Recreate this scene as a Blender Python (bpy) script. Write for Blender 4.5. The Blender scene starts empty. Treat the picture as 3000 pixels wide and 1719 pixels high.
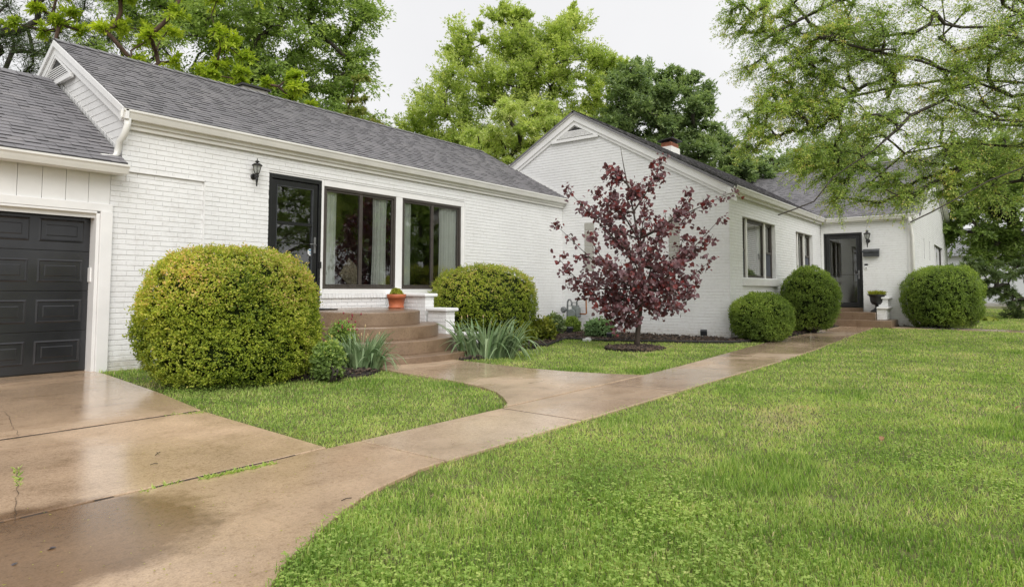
import bpy, math, random
import numpy as np
from mathutils import Vector, Matrix

random.seed(7)
rng = np.random.default_rng(7)
scene = bpy.context.scene
col = scene.collection

# ------------------------------------------------------------------ camera
CX, CY, CZ = -13.513, -8.988, 1.027
YAW, PITCH, ROLL, FPX, PPY = 0.905, 0.0561, 0.003, 1875.3, 741.8
def _cam_axes():
    cy, sy = math.cos(YAW), math.sin(YAW)
    fw = np.array([sy*math.cos(PITCH), cy*math.cos(PITCH), math.sin(PITCH)])
    r = np.array([cy, -sy, 0.0]); u = np.cross(r, fw)
    c, s = math.cos(ROLL), math.sin(ROLL)
    return c*r+s*u, -s*r+c*u, fw
RT, UP, FW = _cam_axes()
CAMP = np.array([CX, CY, CZ])
cd = bpy.data.cameras.new('camera'); co = bpy.data.objects.new('camera', cd); col.objects.link(co)
m = Matrix.Identity(4)
for i in range(3):
    m[i][0], m[i][1], m[i][2], m[i][3] = RT[i], UP[i], -FW[i], CAMP[i]
co.matrix_world = m
cd.sensor_width = 36.0; cd.lens = FPX/3000*36; cd.shift_y = -(859.5-PPY)/3000
cd.clip_start = 0.05; cd.clip_end = 2000
scene.camera = co
scene.render.resolution_x = 1024; scene.render.resolution_y = 586

# ------------------------------------------------------------------ world, sun, exposure
SUN_EL, SUN_AZ = math.radians(42), math.radians(212)   # azimuth clockwise from +Y
w = bpy.data.worlds.new('World'); scene.world = w; w.use_nodes = True
nt = w.node_tree; nt.nodes.clear()
out = nt.nodes.new('ShaderNodeOutputWorld'); bg = nt.nodes.new('ShaderNodeBackground')
sky = nt.nodes.new('ShaderNodeTexSky'); sky.sky_type = 'NISHITA'; sky.sun_disc = False
sky.sun_elevation = SUN_EL; sky.sun_rotation = SUN_AZ; sky.dust_density = 6; sky.air_density = 1
hs = nt.nodes.new('ShaderNodeHueSaturation'); hs.inputs['Saturation'].default_value = 0.12
mx = nt.nodes.new('ShaderNodeMix'); mx.data_type = 'RGBA'; mx.inputs[0].default_value = 0.93
mx.inputs[7].default_value = (6.5, 6.5, 6.55, 1)      # even overcast cloud deck
wtc = nt.nodes.new('ShaderNodeTexCoord'); wnz = nt.nodes.new('ShaderNodeTexNoise'); wnz.inputs['Scale'].default_value = 2.2; wnz.inputs['Detail'].default_value = 5
wrp = nt.nodes.new('ShaderNodeValToRGB'); wrp.color_ramp.elements[0].position = .3; wrp.color_ramp.elements[1].position = .7
wrp.color_ramp.elements[0].color = (.90,.90,.91,1); wrp.color_ramp.elements[1].color = (1,1,1,1)
wml = nt.nodes.new('ShaderNodeMix'); wml.data_type = 'RGBA'; wml.blend_type = 'MULTIPLY'; wml.inputs[0].default_value = 1; wml.inputs[6].default_value = (6.7, 6.7, 6.75, 1)
nt.links.new(wtc.outputs['Generated'], wnz.inputs['Vector']); nt.links.new(wnz.outputs['Fac'], wrp.inputs[0]); nt.links.new(wrp.outputs[0], wml.inputs[7]); nt.links.new(wml.outputs[2], mx.inputs[7])
nt.links.new(sky.outputs[0], hs.inputs['Color']); nt.links.new(hs.outputs[0], mx.inputs[6])
nt.links.new(mx.outputs[2], bg.inputs[0]); bg.inputs[1].default_value = 0.1
nt.links.new(bg.outputs[0], out.inputs[0])
sd = bpy.data.lights.new('sun', 'SUN'); sd.energy = 1.5; sd.angle = math.radians(50); sd.color = (1.0, 0.985, 0.96)
so = bpy.data.objects.new('sun', sd); col.objects.link(so)
sv = Vector((math.sin(SUN_AZ)*math.cos(SUN_EL), math.cos(SUN_AZ)*math.cos(SUN_EL), math.sin(SUN_EL)))
so.rotation_euler = (-sv).to_track_quat('-Z', 'Y').to_euler(); so.location = (-20, -30, 40)
vs = scene.view_settings; vs.view_transform = 'Standard'; vs.look = 'None'; vs.exposure = 0.58; vs.gamma = 1.0
vs.use_curve_mapping = False

# ------------------------------------------------------------------ pixel -> ray helpers (photo 3000 x 1719)
def ray(u, v): return FW + (u-1500)/FPX*RT + (PPY-v)/FPX*UP
def at_d(u, v, d): return CAMP + d*ray(u, v)
def at_z(u, v, z=0.0): r = ray(u, v); return CAMP + (z-CZ)/r[2]*r
def at_y(u, v, y): r = ray(u, v); return CAMP + (y-CY)/r[1]*r
def at_x(u, v, x): r = ray(u, v); return CAMP + (x-CX)/r[0]*r
def to_px(p):
    d = np.asarray(p, float)-CAMP; z = d@FW
    return 1500+FPX*(d@RT)/z, PPY-FPX*(d@UP)/z, z

# ------------------------------------------------------------------ object helpers
def tag(o, label=None, cat=None, group=None, kind=None):
    if label: o['label'] = label
    if cat: o['category'] = cat
    if group: o['group'] = group
    if kind: o['kind'] = kind
    return o
def thing(name, label, cat, loc=(0, 0, 0), group=None):
    o = bpy.data.objects.new(name, None); col.objects.link(o); o.location = loc
    o.empty_display_size = 0.1
    return tag(o, label, cat, group)
def attach(o, parent):
    if parent is not None:
        o.parent = parent
        p = parent; off = Vector((0, 0, 0))
        while p is not None:
            off += p.location if p.parent is None else Vector((0, 0, 0)); p = p.parent
        o.matrix_parent_inverse = Matrix.Translation(-off) if parent.parent is None else Matrix.Identity(4)
    return o
def fast_mesh(name, verts, faces, tint=None, smooth=False):
    """verts (N,3), faces (M,k) with k 3 or 4"""
    verts = np.ascontiguousarray(verts, np.float32); faces = np.ascontiguousarray(faces, np.int32)
    me = bpy.data.meshes.new(name); k = faces.shape[1]; M = len(faces)
    me.vertices.add(len(verts)); me.vertices.foreach_set('co', verts.ravel())
    me.loops.add(M*k); me.loops.foreach_set('vertex_index', faces.ravel())
    me.polygons.add(M); me.polygons.foreach_set('loop_start', np.arange(0, M*k, k, dtype=np.int32))
    me.polygons.foreach_set('use_smooth', np.full(M, bool(smooth)))
    if tint is not None:
        a = me.attributes.new('tint', 'FLOAT', 'POINT'); a.data.foreach_set('value', np.ascontiguousarray(tint, np.float32))
    me.update(calc_edges=True)
    return me
def link(name, me, mats, parent=None):
    for mt in (mats if isinstance(mats, (list, tuple)) else [mats]): me.materials.append(mt)
    o = bpy.data.objects.new(name, me); col.objects.link(o)
    return attach(o, parent)

class MB:
    def __init__(s): s.v = []; s.f = []; s.mi = []; s.sm = []
    def add(s, vs, fs, mi=0, sm=False):
        b = len(s.v); s.v += [tuple(map(float, p)) for p in vs]
        for f in fs: s.f.append(tuple(b+i for i in f)); s.mi.append(mi); s.sm.append(sm)
        return s
    def box(s, x0, x1, y0, y1, z0, z1, mi=0):
        x0, x1 = min(x0, x1), max(x0, x1); y0, y1 = min(y0, y1), max(y0, y1); z0, z1 = min(z0, z1), max(z0, z1)
        v = [(x0,y0,z0),(x1,y0,z0),(x1,y1,z0),(x0,y1,z0),(x0,y0,z1),(x1,y0,z1),(x1,y1,z1),(x0,y1,z1)]
        return s.add(v, [(0,3,2,1),(4,5,6,7),(0,1,5,4),(1,2,6,5),(2,3,7,6),(3,0,4,7)], mi)
    def obox(s, c, ax, ay, az, mi=0):
        c, ax, ay, az = (np.asarray(q, float) for q in (c, ax, ay, az)); v = []
        for k in (-1, 1):
            for a, b in ((-1,-1),(1,-1),(1,1),(-1,1)): v.append(c+a*ax+b*ay+k*az)
        return s.add(v, [(0,3,2,1),(4,5,6,7),(0,1,5,4),(1,2,6,5),(2,3,7,6),(3,0,4,7)], mi)
    def beam(s, a, b, w, h, up=(0,0,1), mi=0):
        a, b = np.asarray(a, float), np.asarray(b, float); d = b-a; L = np.linalg.norm(d); d = d/L
        side = np.cross(d, up); side /= np.linalg.norm(side); u2 = np.cross(side, d)
        return s.obox((a+b)/2, d*L/2, side*w/2, u2*h/2, mi)
    def quad(s, pts, mi=0): return s.add(pts, [tuple(range(len(pts)))], mi)
    def prism(s, poly, z0, z1, mi=0):
        n = len(poly); v = [(p[0],p[1],z0) for p in poly]+[(p[0],p[1],z1) for p in poly]
        f = [tuple(range(n-1,-1,-1)), tuple(range(n,2*n))]+[(i,(i+1)%n,n+(i+1)%n,n+i) for i in range(n)]
        return s.add(v, f, mi)
    def extrude(s, poly3, vec, mi=0):
        n = len(poly3); vec = np.asarray(vec, float)
        v = [np.asarray(p, float) for p in poly3]; v = v+[p+vec for p in v]
        f = [tuple(range(n)), tuple(range(2*n-1,n-1,-1))]+[(i,n+i,n+(i+1)%n,(i+1)%n) for i in range(n)]
        return s.add(v, f, mi)
    def tube(s, pts, rad, n=8, mi=0, cap=True):
        pts = [np.asarray(p, float) for p in pts]; k = len(pts)
        if not hasattr(rad, '__len__'): rad = [rad]*k
        v = []; prev = None
        for i, p in enumerate(pts):
            t = pts[min(i+1,k-1)]-pts[max(i-1,0)]; t = t/(np.linalg.norm(t)+1e-9)
            if prev is None:
                a = np.cross(t, (0,0,1)) if abs(t[2]) < .9 else np.cross(t, (1,0,0))
            else: a = prev-t*(prev@t)
            a = a/(np.linalg.norm(a)+1e-9); b = np.cross(t, a); prev = a
            for j in range(n):
                q = 2*math.pi*j/n; v.append(p+rad[i]*(math.cos(q)*a+math.sin(q)*b))
        f = []
        for i in range(k-1):
            for j in range(n): f.append((i*n+j, i*n+(j+1)%n, (i+1)*n+(j+1)%n, (i+1)*n+j))
        s.add(v, f, mi, True)
        if cap:
            b = len(s.v)-k*n
            s.f.append(tuple(b+j for j in range(n-1,-1,-1))); s.mi.append(mi); s.sm.append(False)
            s.f.append(tuple(b+(k-1)*n+j for j in range(n))); s.mi.append(mi); s.sm.append(False)
        return s
    def lathe(s, c, prof, n=20, mi=0, sm=True, a0=0.0):
        v = []
        for r, z in prof:
            for j in range(n):
                q = a0+2*math.pi*j/n; v.append((c[0]+r*math.cos(q), c[1]+r*math.sin(q), c[2]+z))
        f = []
        for i in range(len(prof)-1):
            for j in range(n): f.append((i*n+j, i*n+(j+1)%n, (i+1)*n+(j+1)%n, (i+1)*n+j))
        s.add(v, f, mi, sm)
        b = len(s.v)-len(prof)*n
        s.f.append(tuple(b+j for j in range(n-1,-1,-1))); s.mi.append(mi); s.sm.append(False)
        s.f.append(tuple(b+(len(prof)-1)*n+j for j in range(n))); s.mi.append(mi); s.sm.append(False)
        return s
    def build(s, name, mats, parent=None, bevel=0.0):
        me = bpy.data.meshes.new(name); me.from_pydata(s.v, [], s.f)
        me.polygons.foreach_set('material_index', s.mi); me.polygons.foreach_set('use_smooth', s.sm)
        me.update()
        o = link(name, me, mats, parent)
        if bevel > 0:
            b = o.modifiers.new('bevel', 'BEVEL'); b.width = bevel; b.segments = 2; b.limit_method = 'ANGLE'
        return o

# ------------------------------------------------------------------ materials
MATS = {}
def node_mat(name):
    mt = bpy.data.materials.new(name); mt.use_nodes = True; t = mt.node_tree
    MATS[name] = mt
    return mt, t, t.nodes['Principled BSDF'], t.nodes['Material Output']
def N(t, ty, **kw):
    n = t.nodes.new(ty)
    for k, v in kw.items(): setattr(n, k, v)
    return n
def noise(t, scale, detail=4, rough=.55, src='obj', stretch=None):
    tc = N(t, 'ShaderNodeTexCoord'); n = N(t, 'ShaderNodeTexNoise')
    n.inputs['Scale'].default_value = scale; n.inputs['Detail'].default_value = detail; n.inputs['Roughness'].default_value = rough
    if src == 'pos':
        g = N(t, 'ShaderNodeNewGeometry'); v = g.outputs['Position']
    else: v = tc.outputs['Object']
    if stretch:
        mp = N(t, 'ShaderNodeMapping'); mp.inputs['Scale'].default_value = stretch; t.links.new(v, mp.inputs[0]); v = mp.outputs[0]
    t.links.new(v, n.inputs['Vector'])
    return n.outputs['Fac']
def ramp(t, fac, stops, interp='LINEAR'):
    r = N(t, 'ShaderNodeValToRGB'); r.color_ramp.interpolation = interp
    el = r.color_ramp.elements
    while len(el) < len(stops): el.new(.5)
    for e, (p, c) in zip(el, stops): e.position = p; e.color = (*c, 1) if len(c) == 3 else c
    t.links.new(fac, r.inputs[0]); return r.outputs[0]
def mul(t, a, b):
    n = N(t, 'ShaderNodeMix', data_type='RGBA', blend_type='MULTIPLY'); n.inputs[0].default_value = 1
    t.links.new(a, n.inputs[6]); t.links.new(b, n.inputs[7]); return n.outputs[2]
def mixc(t, fac, a, b):
    n = N(t, 'ShaderNodeMix', data_type='RGBA'); t.links.new(fac, n.inputs[0])
    for sock, x in ((n.inputs[6], a), (n.inputs[7], b)):
        if isinstance(x, tuple): sock.default_value = (*x, 1)
        else: t.links.new(x, sock)
    return n.outputs[2]
def bump(t, h, b, strength=.3, dist=.01):
    n = N(t, 'ShaderNodeBump'); n.inputs['Strength'].default_value = strength; n.inputs['Distance'].default_value = dist
    t.links.new(h, n.inputs['Height']); t.links.new(n.outputs[0], b.inputs['Normal'])
def plain(name, c, rough=.5, metal=0.0, var=.12, vscale=9, bmp=0.0, bscale=60, spec=.5):
    mt, t, b, o = node_mat(name)
    lo = tuple(x*(1-var) for x in c); hi = tuple(min(1, x*(1+var)) for x in c)
    t.links.new(ramp(t, noise(t, vscale, 5, src='pos'), [(.3, lo), (.7, hi)]), b.inputs['Base Color'])
    b.inputs['Roughness'].default_value = rough; b.inputs['Metallic'].default_value = metal
    b.inputs['Specular IOR Level'].default_value = spec
    if bmp: bump(t, noise(t, bscale, 3, src='pos'), b, bmp, .004)
    return mt
# painted brick: white paint with faint grey weathering, splash dirt speckle and fine relief
def white_brick():
    mt, t, b, o = node_mat('white_painted_brick')
    a = ramp(t, noise(t, 1.3, 6, .65, 'pos'), [(.3, (.80,.797,.79)), (.62, (.865,.865,.86))])
    d = ramp(t, noise(t, 14, 4, .6, 'pos'), [(.28, (.90,.89,.88)), (.5, (1,1,1))])
    sp = ramp(t, noise(t, 55, 2, .5, 'pos'), [(.70, (1,1,1)), (.78, (.72,.68,.63))])
    gm_ = N(t, 'ShaderNodeNewGeometry'); sx = N(t, 'ShaderNodeSeparateXYZ'); t.links.new(gm_.outputs['Position'], sx.inputs[0])
    hz_ = N(t, 'ShaderNodeMath', operation='MULTIPLY_ADD'); hz_.inputs[1].default_value = .55; t.links.new(noise(t, 7, 5, .7, 'pos'), hz_.inputs[0]); t.links.new(sx.outputs['Z'], hz_.inputs[2])
    spl = ramp(t, hz_.outputs[0], [(.24, (.66,.62,.55)), (.40, (.93,.92,.90)), (.55, (1,1,1))])      # soil splashed up on the lowest courses
    chp = ramp(t, noise(t, 23, 6, .75, 'pos'), [(.735, (1,1,1)), (.765, (.62,.50,.44))])               # small chips in the paint
    t.links.new(mul(t, mul(t, mul(t, mul(t, a, d), sp), spl), chp), b.inputs['Base Color'])
    b.inputs['Roughness'].default_value = .55; b.inputs['Specular IOR Level'].default_value = .35
    bump(t, noise(t, 90, 4, .6, 'pos'), b, .55, .004)
white_brick()
plain('white_mortar', (.80,.795,.785), .7, var=.06, bmp=.4, bscale=120, spec=.2)
plain('white_trim', (.83,.82,.805), .42, var=.05, vscale=3)
plain('gutter_paint', (.79,.775,.735), .35, var=.06, vscale=2.5)
plain('dark_matte', (.045,.043,.042), .8)  # near-black matte for eave strips, vent backs, chimney cap and bed edging
plain('black_paint', (.012,.012,.013), .28, var=.2)
plain('door_charcoal', (.026,.027,.030), .2, var=.25, vscale=2.2, bmp=.12, bscale=40)
plain('bronze_frame', (.062,.052,.045), .38, var=.15)
plain('black_iron', (.014,.013,.013), .42, var=.3, bmp=.25, bscale=150)
plain('gunmetal_box', (.045,.048,.053), .36, var=.2)
plain('curtain_cloth', (.84,.86,.82), .9, var=.06, vscale=6, spec=.1)
plain('blind_white', (.70,.70,.67), .6, var=.04)
plain('screen_mesh', (.10,.105,.125), .85, var=.12, vscale=3, spec=.1)
plain('room_wall', (.34,.29,.23), .8, var=.12, vscale=1.2)
plain('room_floor', (.10,.06,.035), .5, var=.3, vscale=4)
plain('room_ceiling', (.34,.31,.28), .9)
plain('sofa_cloth', (.035,.033,.034), .9, var=.25, vscale=14)
plain('cushion_cloth', (.42,.36,.25), .9, var=.55, vscale=26)
plain('terracotta', (.42,.115,.045), .55, var=.22, vscale=11, bmp=.2, bscale=80)
plain('meter_grey', (.20,.225,.22), .5, var=.15, vscale=12)
plain('pipe_grey', (.17,.18,.18), .5, var=.18, vscale=20)
plain('rust_pipe', (.33,.13,.045), .8, var=.5, vscale=30, bmp=.4, bscale=120)
plain('old_brick', (.27,.10,.055), .8, var=.3, vscale=20, bmp=.4)
plain('flashing', (.20,.20,.20), .45, .4, var=.25)
plain('rubber_mat', (.02,.02,.02), .9, bmp=.5, bscale=200)
plain('soil', (.055,.035,.022), .9, var=.5, vscale=14, bmp=.8, bscale=40)
plain('asphalt', (.16,.16,.165), .6, var=.15, vscale=2)
plain('kerb', (.42,.40,.36), .7, var=.15)
plain('neighbour_siding', (.62,.63,.65), .6, var=.04)
plain('neighbour_roof', (.20,.20,.21), .8, var=.2)
plain('white_plastic', (.78,.78,.77), .4, var=.04)
plain('sticker_blue', (.10,.30,.48), .4)
plain('dead_leaf', (.06,.05,.055), .35, var=.5, vscale=60)
plain('fallen_tan', (.30,.17,.08), .8, var=.4, vscale=40)
plain('petal_dry', (.50,.36,.20), .85, var=.3, vscale=80)
plain('rose_red', (.26,.03,.05), .7, var=.3, vscale=80)
for nm, c in (('mulch_a', (.075,.050,.036)), ('mulch_b', (.13,.090,.064)), ('mulch_c', (.034,.025,.021))):
    plain(nm, c, .85, var=.35, vscale=60)
def glass():
    mt, t, b, o = node_mat('window_glass'); t.nodes.remove(b)
    tr = N(t, 'ShaderNodeBsdfTransparent'); tr.inputs[0].default_value = (.93,.96,.935,1)
    gl = N(t, 'ShaderNodeBsdfGlossy'); gl.inputs['Roughness'].default_value = .015; gl.inputs['Color'].default_value = (.95,.96,.95,1)
    fr = N(t, 'ShaderNodeFresnel'); fr.inputs[0].default_value = 1.62
    ad = N(t, 'ShaderNodeMath', operation='MULTIPLY_ADD'); ad.inputs[1].default_value = 1.5; ad.inputs[2].default_value = .06; ad.use_clamp = True
    t.links.new(fr.outputs[0], ad.inputs[0])
    ms = N(t, 'ShaderNodeMixShader'); t.links.new(ad.outputs[0], ms.inputs[0]); t.links.new(tr.outputs[0], ms.inputs[1]); t.links.new(gl.outputs[0], ms.inputs[2])
    t.links.new(ms.outputs[0], o.inputs[0])
glass()
def frosted():
    mt, t, b, o = node_mat('glass_block')
    t.links.new(ramp(t, noise(t, 30, 3, src='pos', stretch=(1,1,6)), [(.3, (.30,.29,.25)), (.7, (.52,.50,.45))]), b.inputs['Base Color'])
    b.inputs['Roughness'].default_value = .12
    bump(t, noise(t, 22, 2, src='pos', stretch=(1,1,5)), b, .5, .02)
frosted()
def lantern_glass():
    mt, t, b, o = node_mat('lantern_glass')
    b.inputs['Base Color'].default_value = (.55,.56,.53,1); b.inputs['Roughness'].default_value = .2
    b.inputs['Transmission Weight'].default_value = .55; b.inputs['IOR'].default_value = 1.2
lantern_glass()
def lamp_mat():
    mt, t, b, o = node_mat('lit_downlight'); t.nodes.remove(b)
    e = N(t, 'ShaderNodeEmission'); e.inputs[0].default_value = (1, .42, .14, 1); e.inputs[1].default_value = 2.2
    t.links.new(e.outputs[0], o.inputs[0])
lamp_mat()
# asphalt shingles: four granule tones shared by every shingle piece
for i, c in enumerate(((.205,.199,.207), (.188,.183,.190), (.168,.164,.171), (.222,.214,.219))):
    mt, t, b, o = node_mat('shingle_%d' % i)
    a = ramp(t, noise(t, 160, 2, .7, 'pos'), [(.25, tuple(x*.62 for x in c)), (.75, tuple(x*1.45 for x in c))])
    d = ramp(t, noise(t, 1.1, 4, .6, 'pos'), [(.3, (.86,.85,.86)), (.7, (1.08,1.06,1.06))])
    t.links.new(mul(t, a, d), b.inputs['Base Color']); b.inputs['Roughness'].default_value = .62
    bump(t, noise(t, 220, 2, src='pos'), b, .6, .003)
SH = [MATS['shingle_%d' % i] for i in range(4)]
plain('shingle_shadow_edge', (.075,.072,.075), .9, var=.3, vscale=80)  # dark butt faces colour in the shadow band of laminated tabs
# wet concrete: worn buff slabs, darker damp stains, a film of water that lies in shallow hollows
def concrete(name, base, wet=.5, puddle=None):
    mt, t, b, o = node_mat(name)
    big = noise(t, .55, 5, .6, 'pos'); mid = noise(t, 3.2, 6, .65, 'pos'); fine = noise(t, 120, 3, .7, 'pos')
    c1 = ramp(t, big, [(.32, tuple(x*.74 for x in base)), (.68, tuple(x*1.08 for x in base))])
    c2 = ramp(t, mid, [(.28, (.70,.66,.61)), (.46, (.95,.93,.91)), (.7, (1.10,1.09,1.08))])
    c3 = mul(t, ramp(t, fine, [(.3, (.74,.71,.67)), (.55, (1,1,1)), (.74, (1.22,1.19,1.15))]), ramp(t, noise(t, 38, 3, .6, 'pos'), [(.32, (.80,.77,.73)), (.48, (1,1,1)), (.70, (1.08,1.07,1.05))]))
    cc = mul(t, mul(t, c1, c2), c3)
    film = noise(t, .42, 4, .5, 'pos', stretch=(1, 1.6, 1))
    if puddle:                                   # shallow puddle: distance from its centre, broken by noise
        g = N(t, 'ShaderNodeNewGeometry'); sub = N(t, 'ShaderNodeVectorMath', operation='SUBTRACT'); sub.inputs[1].default_value = puddle[0]
        t.links.new(g.outputs['Position'], sub.inputs[0])
        sc = N(t, 'ShaderNodeVectorMath', operation='MULTIPLY'); sc.inputs[1].default_value = puddle[1]; t.links.new(sub.outputs[0], sc.inputs[0])
        ln = N(t, 'ShaderNodeVectorMath', operation='LENGTH'); t.links.new(sc.outputs[0], ln.inputs[0])
        ds = N(t, 'ShaderNodeMath', operation='MULTIPLY_ADD'); ds.inputs[1].default_value = .55; ds.inputs[2].default_value = -.28; t.links.new(mid, ds.inputs[0])
        sm = N(t, 'ShaderNodeMath', operation='ADD'); t.links.new(ln.outputs['Value'], sm.inputs[0]); t.links.new(ds.outputs[0], sm.inputs[1])
        pud = ramp(t, sm.outputs[0], [(.74, (1,1,1)), (.94, (0,0,0))])
        cc = mixc(t, pud, cc, mul(t, cc, ramp(t, big, [(0, (.36,.30,.24)), (1, (.46,.39,.32))])))
    t.links.new(cc, b.inputs['Base Color'])
    rr = ramp(t, film, [(.36, (.44,)*3), (.47, (.40-.22*wet,)*3), (.54, (.34-.28*wet,)*3)])
    if puddle: rr = mixc(t, pud, rr, (.04,.04,.04))
    t.links.new(rr, b.inputs['Roughness']); b.inputs['Specular IOR Level'].default_value = .55
    h = fine
    bump(t, h, b, .22, .002)
puddle_c = at_z(90, 1600); 
concrete('concrete_drive', (.60,.435,.295), .98, (tuple(puddle_c), (1.25, 1.5, 0)))
concrete('concrete_path', (.57,.43,.305), 1.0)
concrete('concrete_steps', (.25,.175,.118), .5)
def ground_mat():
    mt, t, b, o = node_mat('lawn_soil')
    a = ramp(t, noise(t, .5, 6, .6, 'pos'), [(.3, (.13,.135,.05)), (.7, (.19,.20,.06))])
    d = ramp(t, noise(t, 18, 5, .7, 'pos'), [(.3, (.45,.42,.36)), (.7, (1.15,1.15,1.1))])
    t.links.new(mul(t, a, d), b.inputs['Base Color']); b.inputs['Roughness'].default_value = .9
    bump(t, noise(t, 40, 4, src='pos'), b, .8, .02)
ground_mat()
def leaf_mat(name, stops, trans=.35, rough=.45, spec=.35, vs=.8, gain=1.0):
    stops = [(p, tuple(min(.8, x*gain) for x in c)) for p, c in stops]
    """tint attribute (0..1, per leaf) picks the leaf colour; light passes through the blade"""
    mt, t, b, o = node_mat(name)
    at = N(t, 'ShaderNodeAttribute'); at.attribute_name = 'tint'
    c = ramp(t, at.outputs['Fac'], stops)
    c = mul(t, c, ramp(t, noise(t, vs, 3, .5, 'pos'), [(.3, (.80,.84,.80)), (.7, (1.12,1.10,1.05))]))
    t.links.new(c, b.inputs['Base Color']); b.inputs['Roughness'].default_value = rough; b.inputs['Specular IOR Level'].default_value = spec
    tr = N(t, 'ShaderNodeBsdfTranslucent')
    br = N(t, 'ShaderNodeMix', data_type='RGBA', blend_type='MULTIPLY'); br.inputs[0].default_value = 1; br.inputs[7].default_value = (1.25,1.30,.75,1)
    t.links.new(c, br.inputs[6]); t.links.new(br.outputs[2], tr.inputs[0])
    ms = N(t, 'ShaderNodeMixShader'); ms.inputs[0].default_value = trans
    t.links.new(b.outputs[0], ms.inputs[1]); t.links.new(tr.outputs[0], ms.inputs[2]); t.links.new(ms.outputs[0], o.inputs[0])
    return mt
G = lambda *a: [(p, c) for p, c in a]
leaf_mat('leaf_maple', G((0,(.055,.080,.026)),(.5,(.115,.155,.048)),(1,(.20,.235,.085))), .45, gain=2.8)
leaf_mat('leaf_lime', G((0,(.135,.17,.055)),(.5,(.235,.275,.090)),(1,(.36,.39,.16))), .45, gain=2.3)
leaf_mat('leaf_lime_tip', G((0,(.10,.16,.02)),(.5,(.25,.32,.035)),(1,(.42,.46,.06))), .45, gain=1.6)
leaf_mat('leaf_dark', G((0,(.040,.058,.030)),(.5,(.082,.112,.054)),(1,(.14,.168,.080))), .42, gain=3.1)
leaf_mat('leaf_fir', G((0,(.020,.034,.014)),(.5,(.038,.058,.022)),(1,(.065,.088,.032))), .3, gain=2.6)
leaf_mat('leaf_elm', G((0,(.070,.100,.032)),(.5,(.140,.185,.055)),(.85,(.235,.260,.085)),(1,(.28,.21,.09))), .50, gain=2.8)
leaf_mat('leaf_reddish', G((0,(.10,.12,.035)),(.5,(.15,.19,.05)),(1,(.22,.17,.07))), .42, gain=2.0)
leaf_mat('leaf_box', G((0,(.095,.150,.020)),(.30,(.32,.40,.048)),(.65,(.58,.60,.10)),(1,(.76,.52,.25))), .45)
leaf_mat('leaf_box_dark', G((0,(.046,.072,.014)),(.5,(.105,.145,.028)),(1,(.21,.25,.055))), .42, gain=2.5)
leaf_mat('leaf_sedum', G((0,(.10,.16,.07)),(1,(.22,.32,.15))), .3, gain=1.7)
leaf_mat('leaf_silver', G((0,(.14,.20,.07)),(.6,(.30,.38,.17)),(1,(.50,.55,.30))), .3)
leaf_mat('leaf_gold', G((0,(.14,.18,.02)),(1,(.42,.42,.06))), .3)
leaf_mat('grass_blade', G((0,(.14,.25,.04)),(.4,(.35,.50,.115)),(.75,(.57,.66,.21)),(.93,(.72,.69,.32)),(1,(.72,.60,.38))), .45, .5, .25, 1.4)
def solid_leaf(name, c, c2, trans=.3, rough=.42):
    mt, t, b, o = node_mat(name)
    oi = N(t, 'ShaderNodeObjectInfo'); cc = ramp(t, oi.outputs['Random'], [(0, c), (1, c2)])
    cc = mul(t, cc, ramp(t, noise(t, 9, 3, .5, 'pos'), [(.3, (.8,.8,.8)), (.7, (1.15,1.15,1.15))]))
    t.links.new(cc, b.inputs['Base Color']); b.inputs['Roughness'].default_value = rough
    tr = N(t, 'ShaderNodeBsdfTranslucent'); t.links.new(cc, tr.inputs[0])
    ms = N(t, 'ShaderNodeMixShader'); ms.inputs[0].default_value = trans
    t.links.new(b.outputs[0], ms.inputs[1]); t.links.new(tr.outputs[0], ms.inputs[2]); t.links.new(ms.outputs[0], o.inputs[0])
solid_leaf('iris_leaf', (.19,.30,.13), (.34,.44,.23), .3)
solid_leaf('hosta_leaf', (.24,.30,.03), (.40,.44,.07), .35)
for nm, c, c2 in (('redbud_a', (.105,.036,.040), (.15,.054,.058)), ('redbud_b', (.165,.026,.024), (.22,.036,.032)), ('redbud_sheen', (.155,.080,.090), (.21,.115,.125))):  # last tone puts the leaves' mauve sheen into the base colour
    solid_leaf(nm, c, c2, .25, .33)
def bark(name, c):
    mt, t, b, o = node_mat(name)
    a = ramp(t, noise(t, 14, 6, .7, 'pos', stretch=(1,1,.25)), [(.3, tuple(x*.45 for x in c)), (.7, tuple(x*1.3 for x in c))])
    t.links.new(a, b.inputs['Base Color']); b.inputs['Roughness'].default_value = .85
    bump(t, noise(t, 30, 5, .7, 'pos', stretch=(1,1,.2)), b, .8, .02)
bark('bark_dark', (.055,.045,.036)); bark('bark_brown', (.105,.062,.042)); bark('bark_grey', (.10,.085,.07)); bark('bark_redbud', (.075,.055,.043))
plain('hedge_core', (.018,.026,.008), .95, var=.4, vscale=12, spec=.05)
M = MATS

# ================================================================== THE SETTING
YR, ZR = 2.68, 4.89                     # ridge of the low front range
LC, DD, D2 = 8.12, 4.25, 6.68           # long cross wing: depth of the gable, door wall, far wall
g = MB(); g.quad([(-400,-400,-.02),(400,-400,-.02),(400,400,-.02),(-400,400,-.02)])
tag(g.build('ground', M['lawn_soil']), kind='structure')

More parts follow.
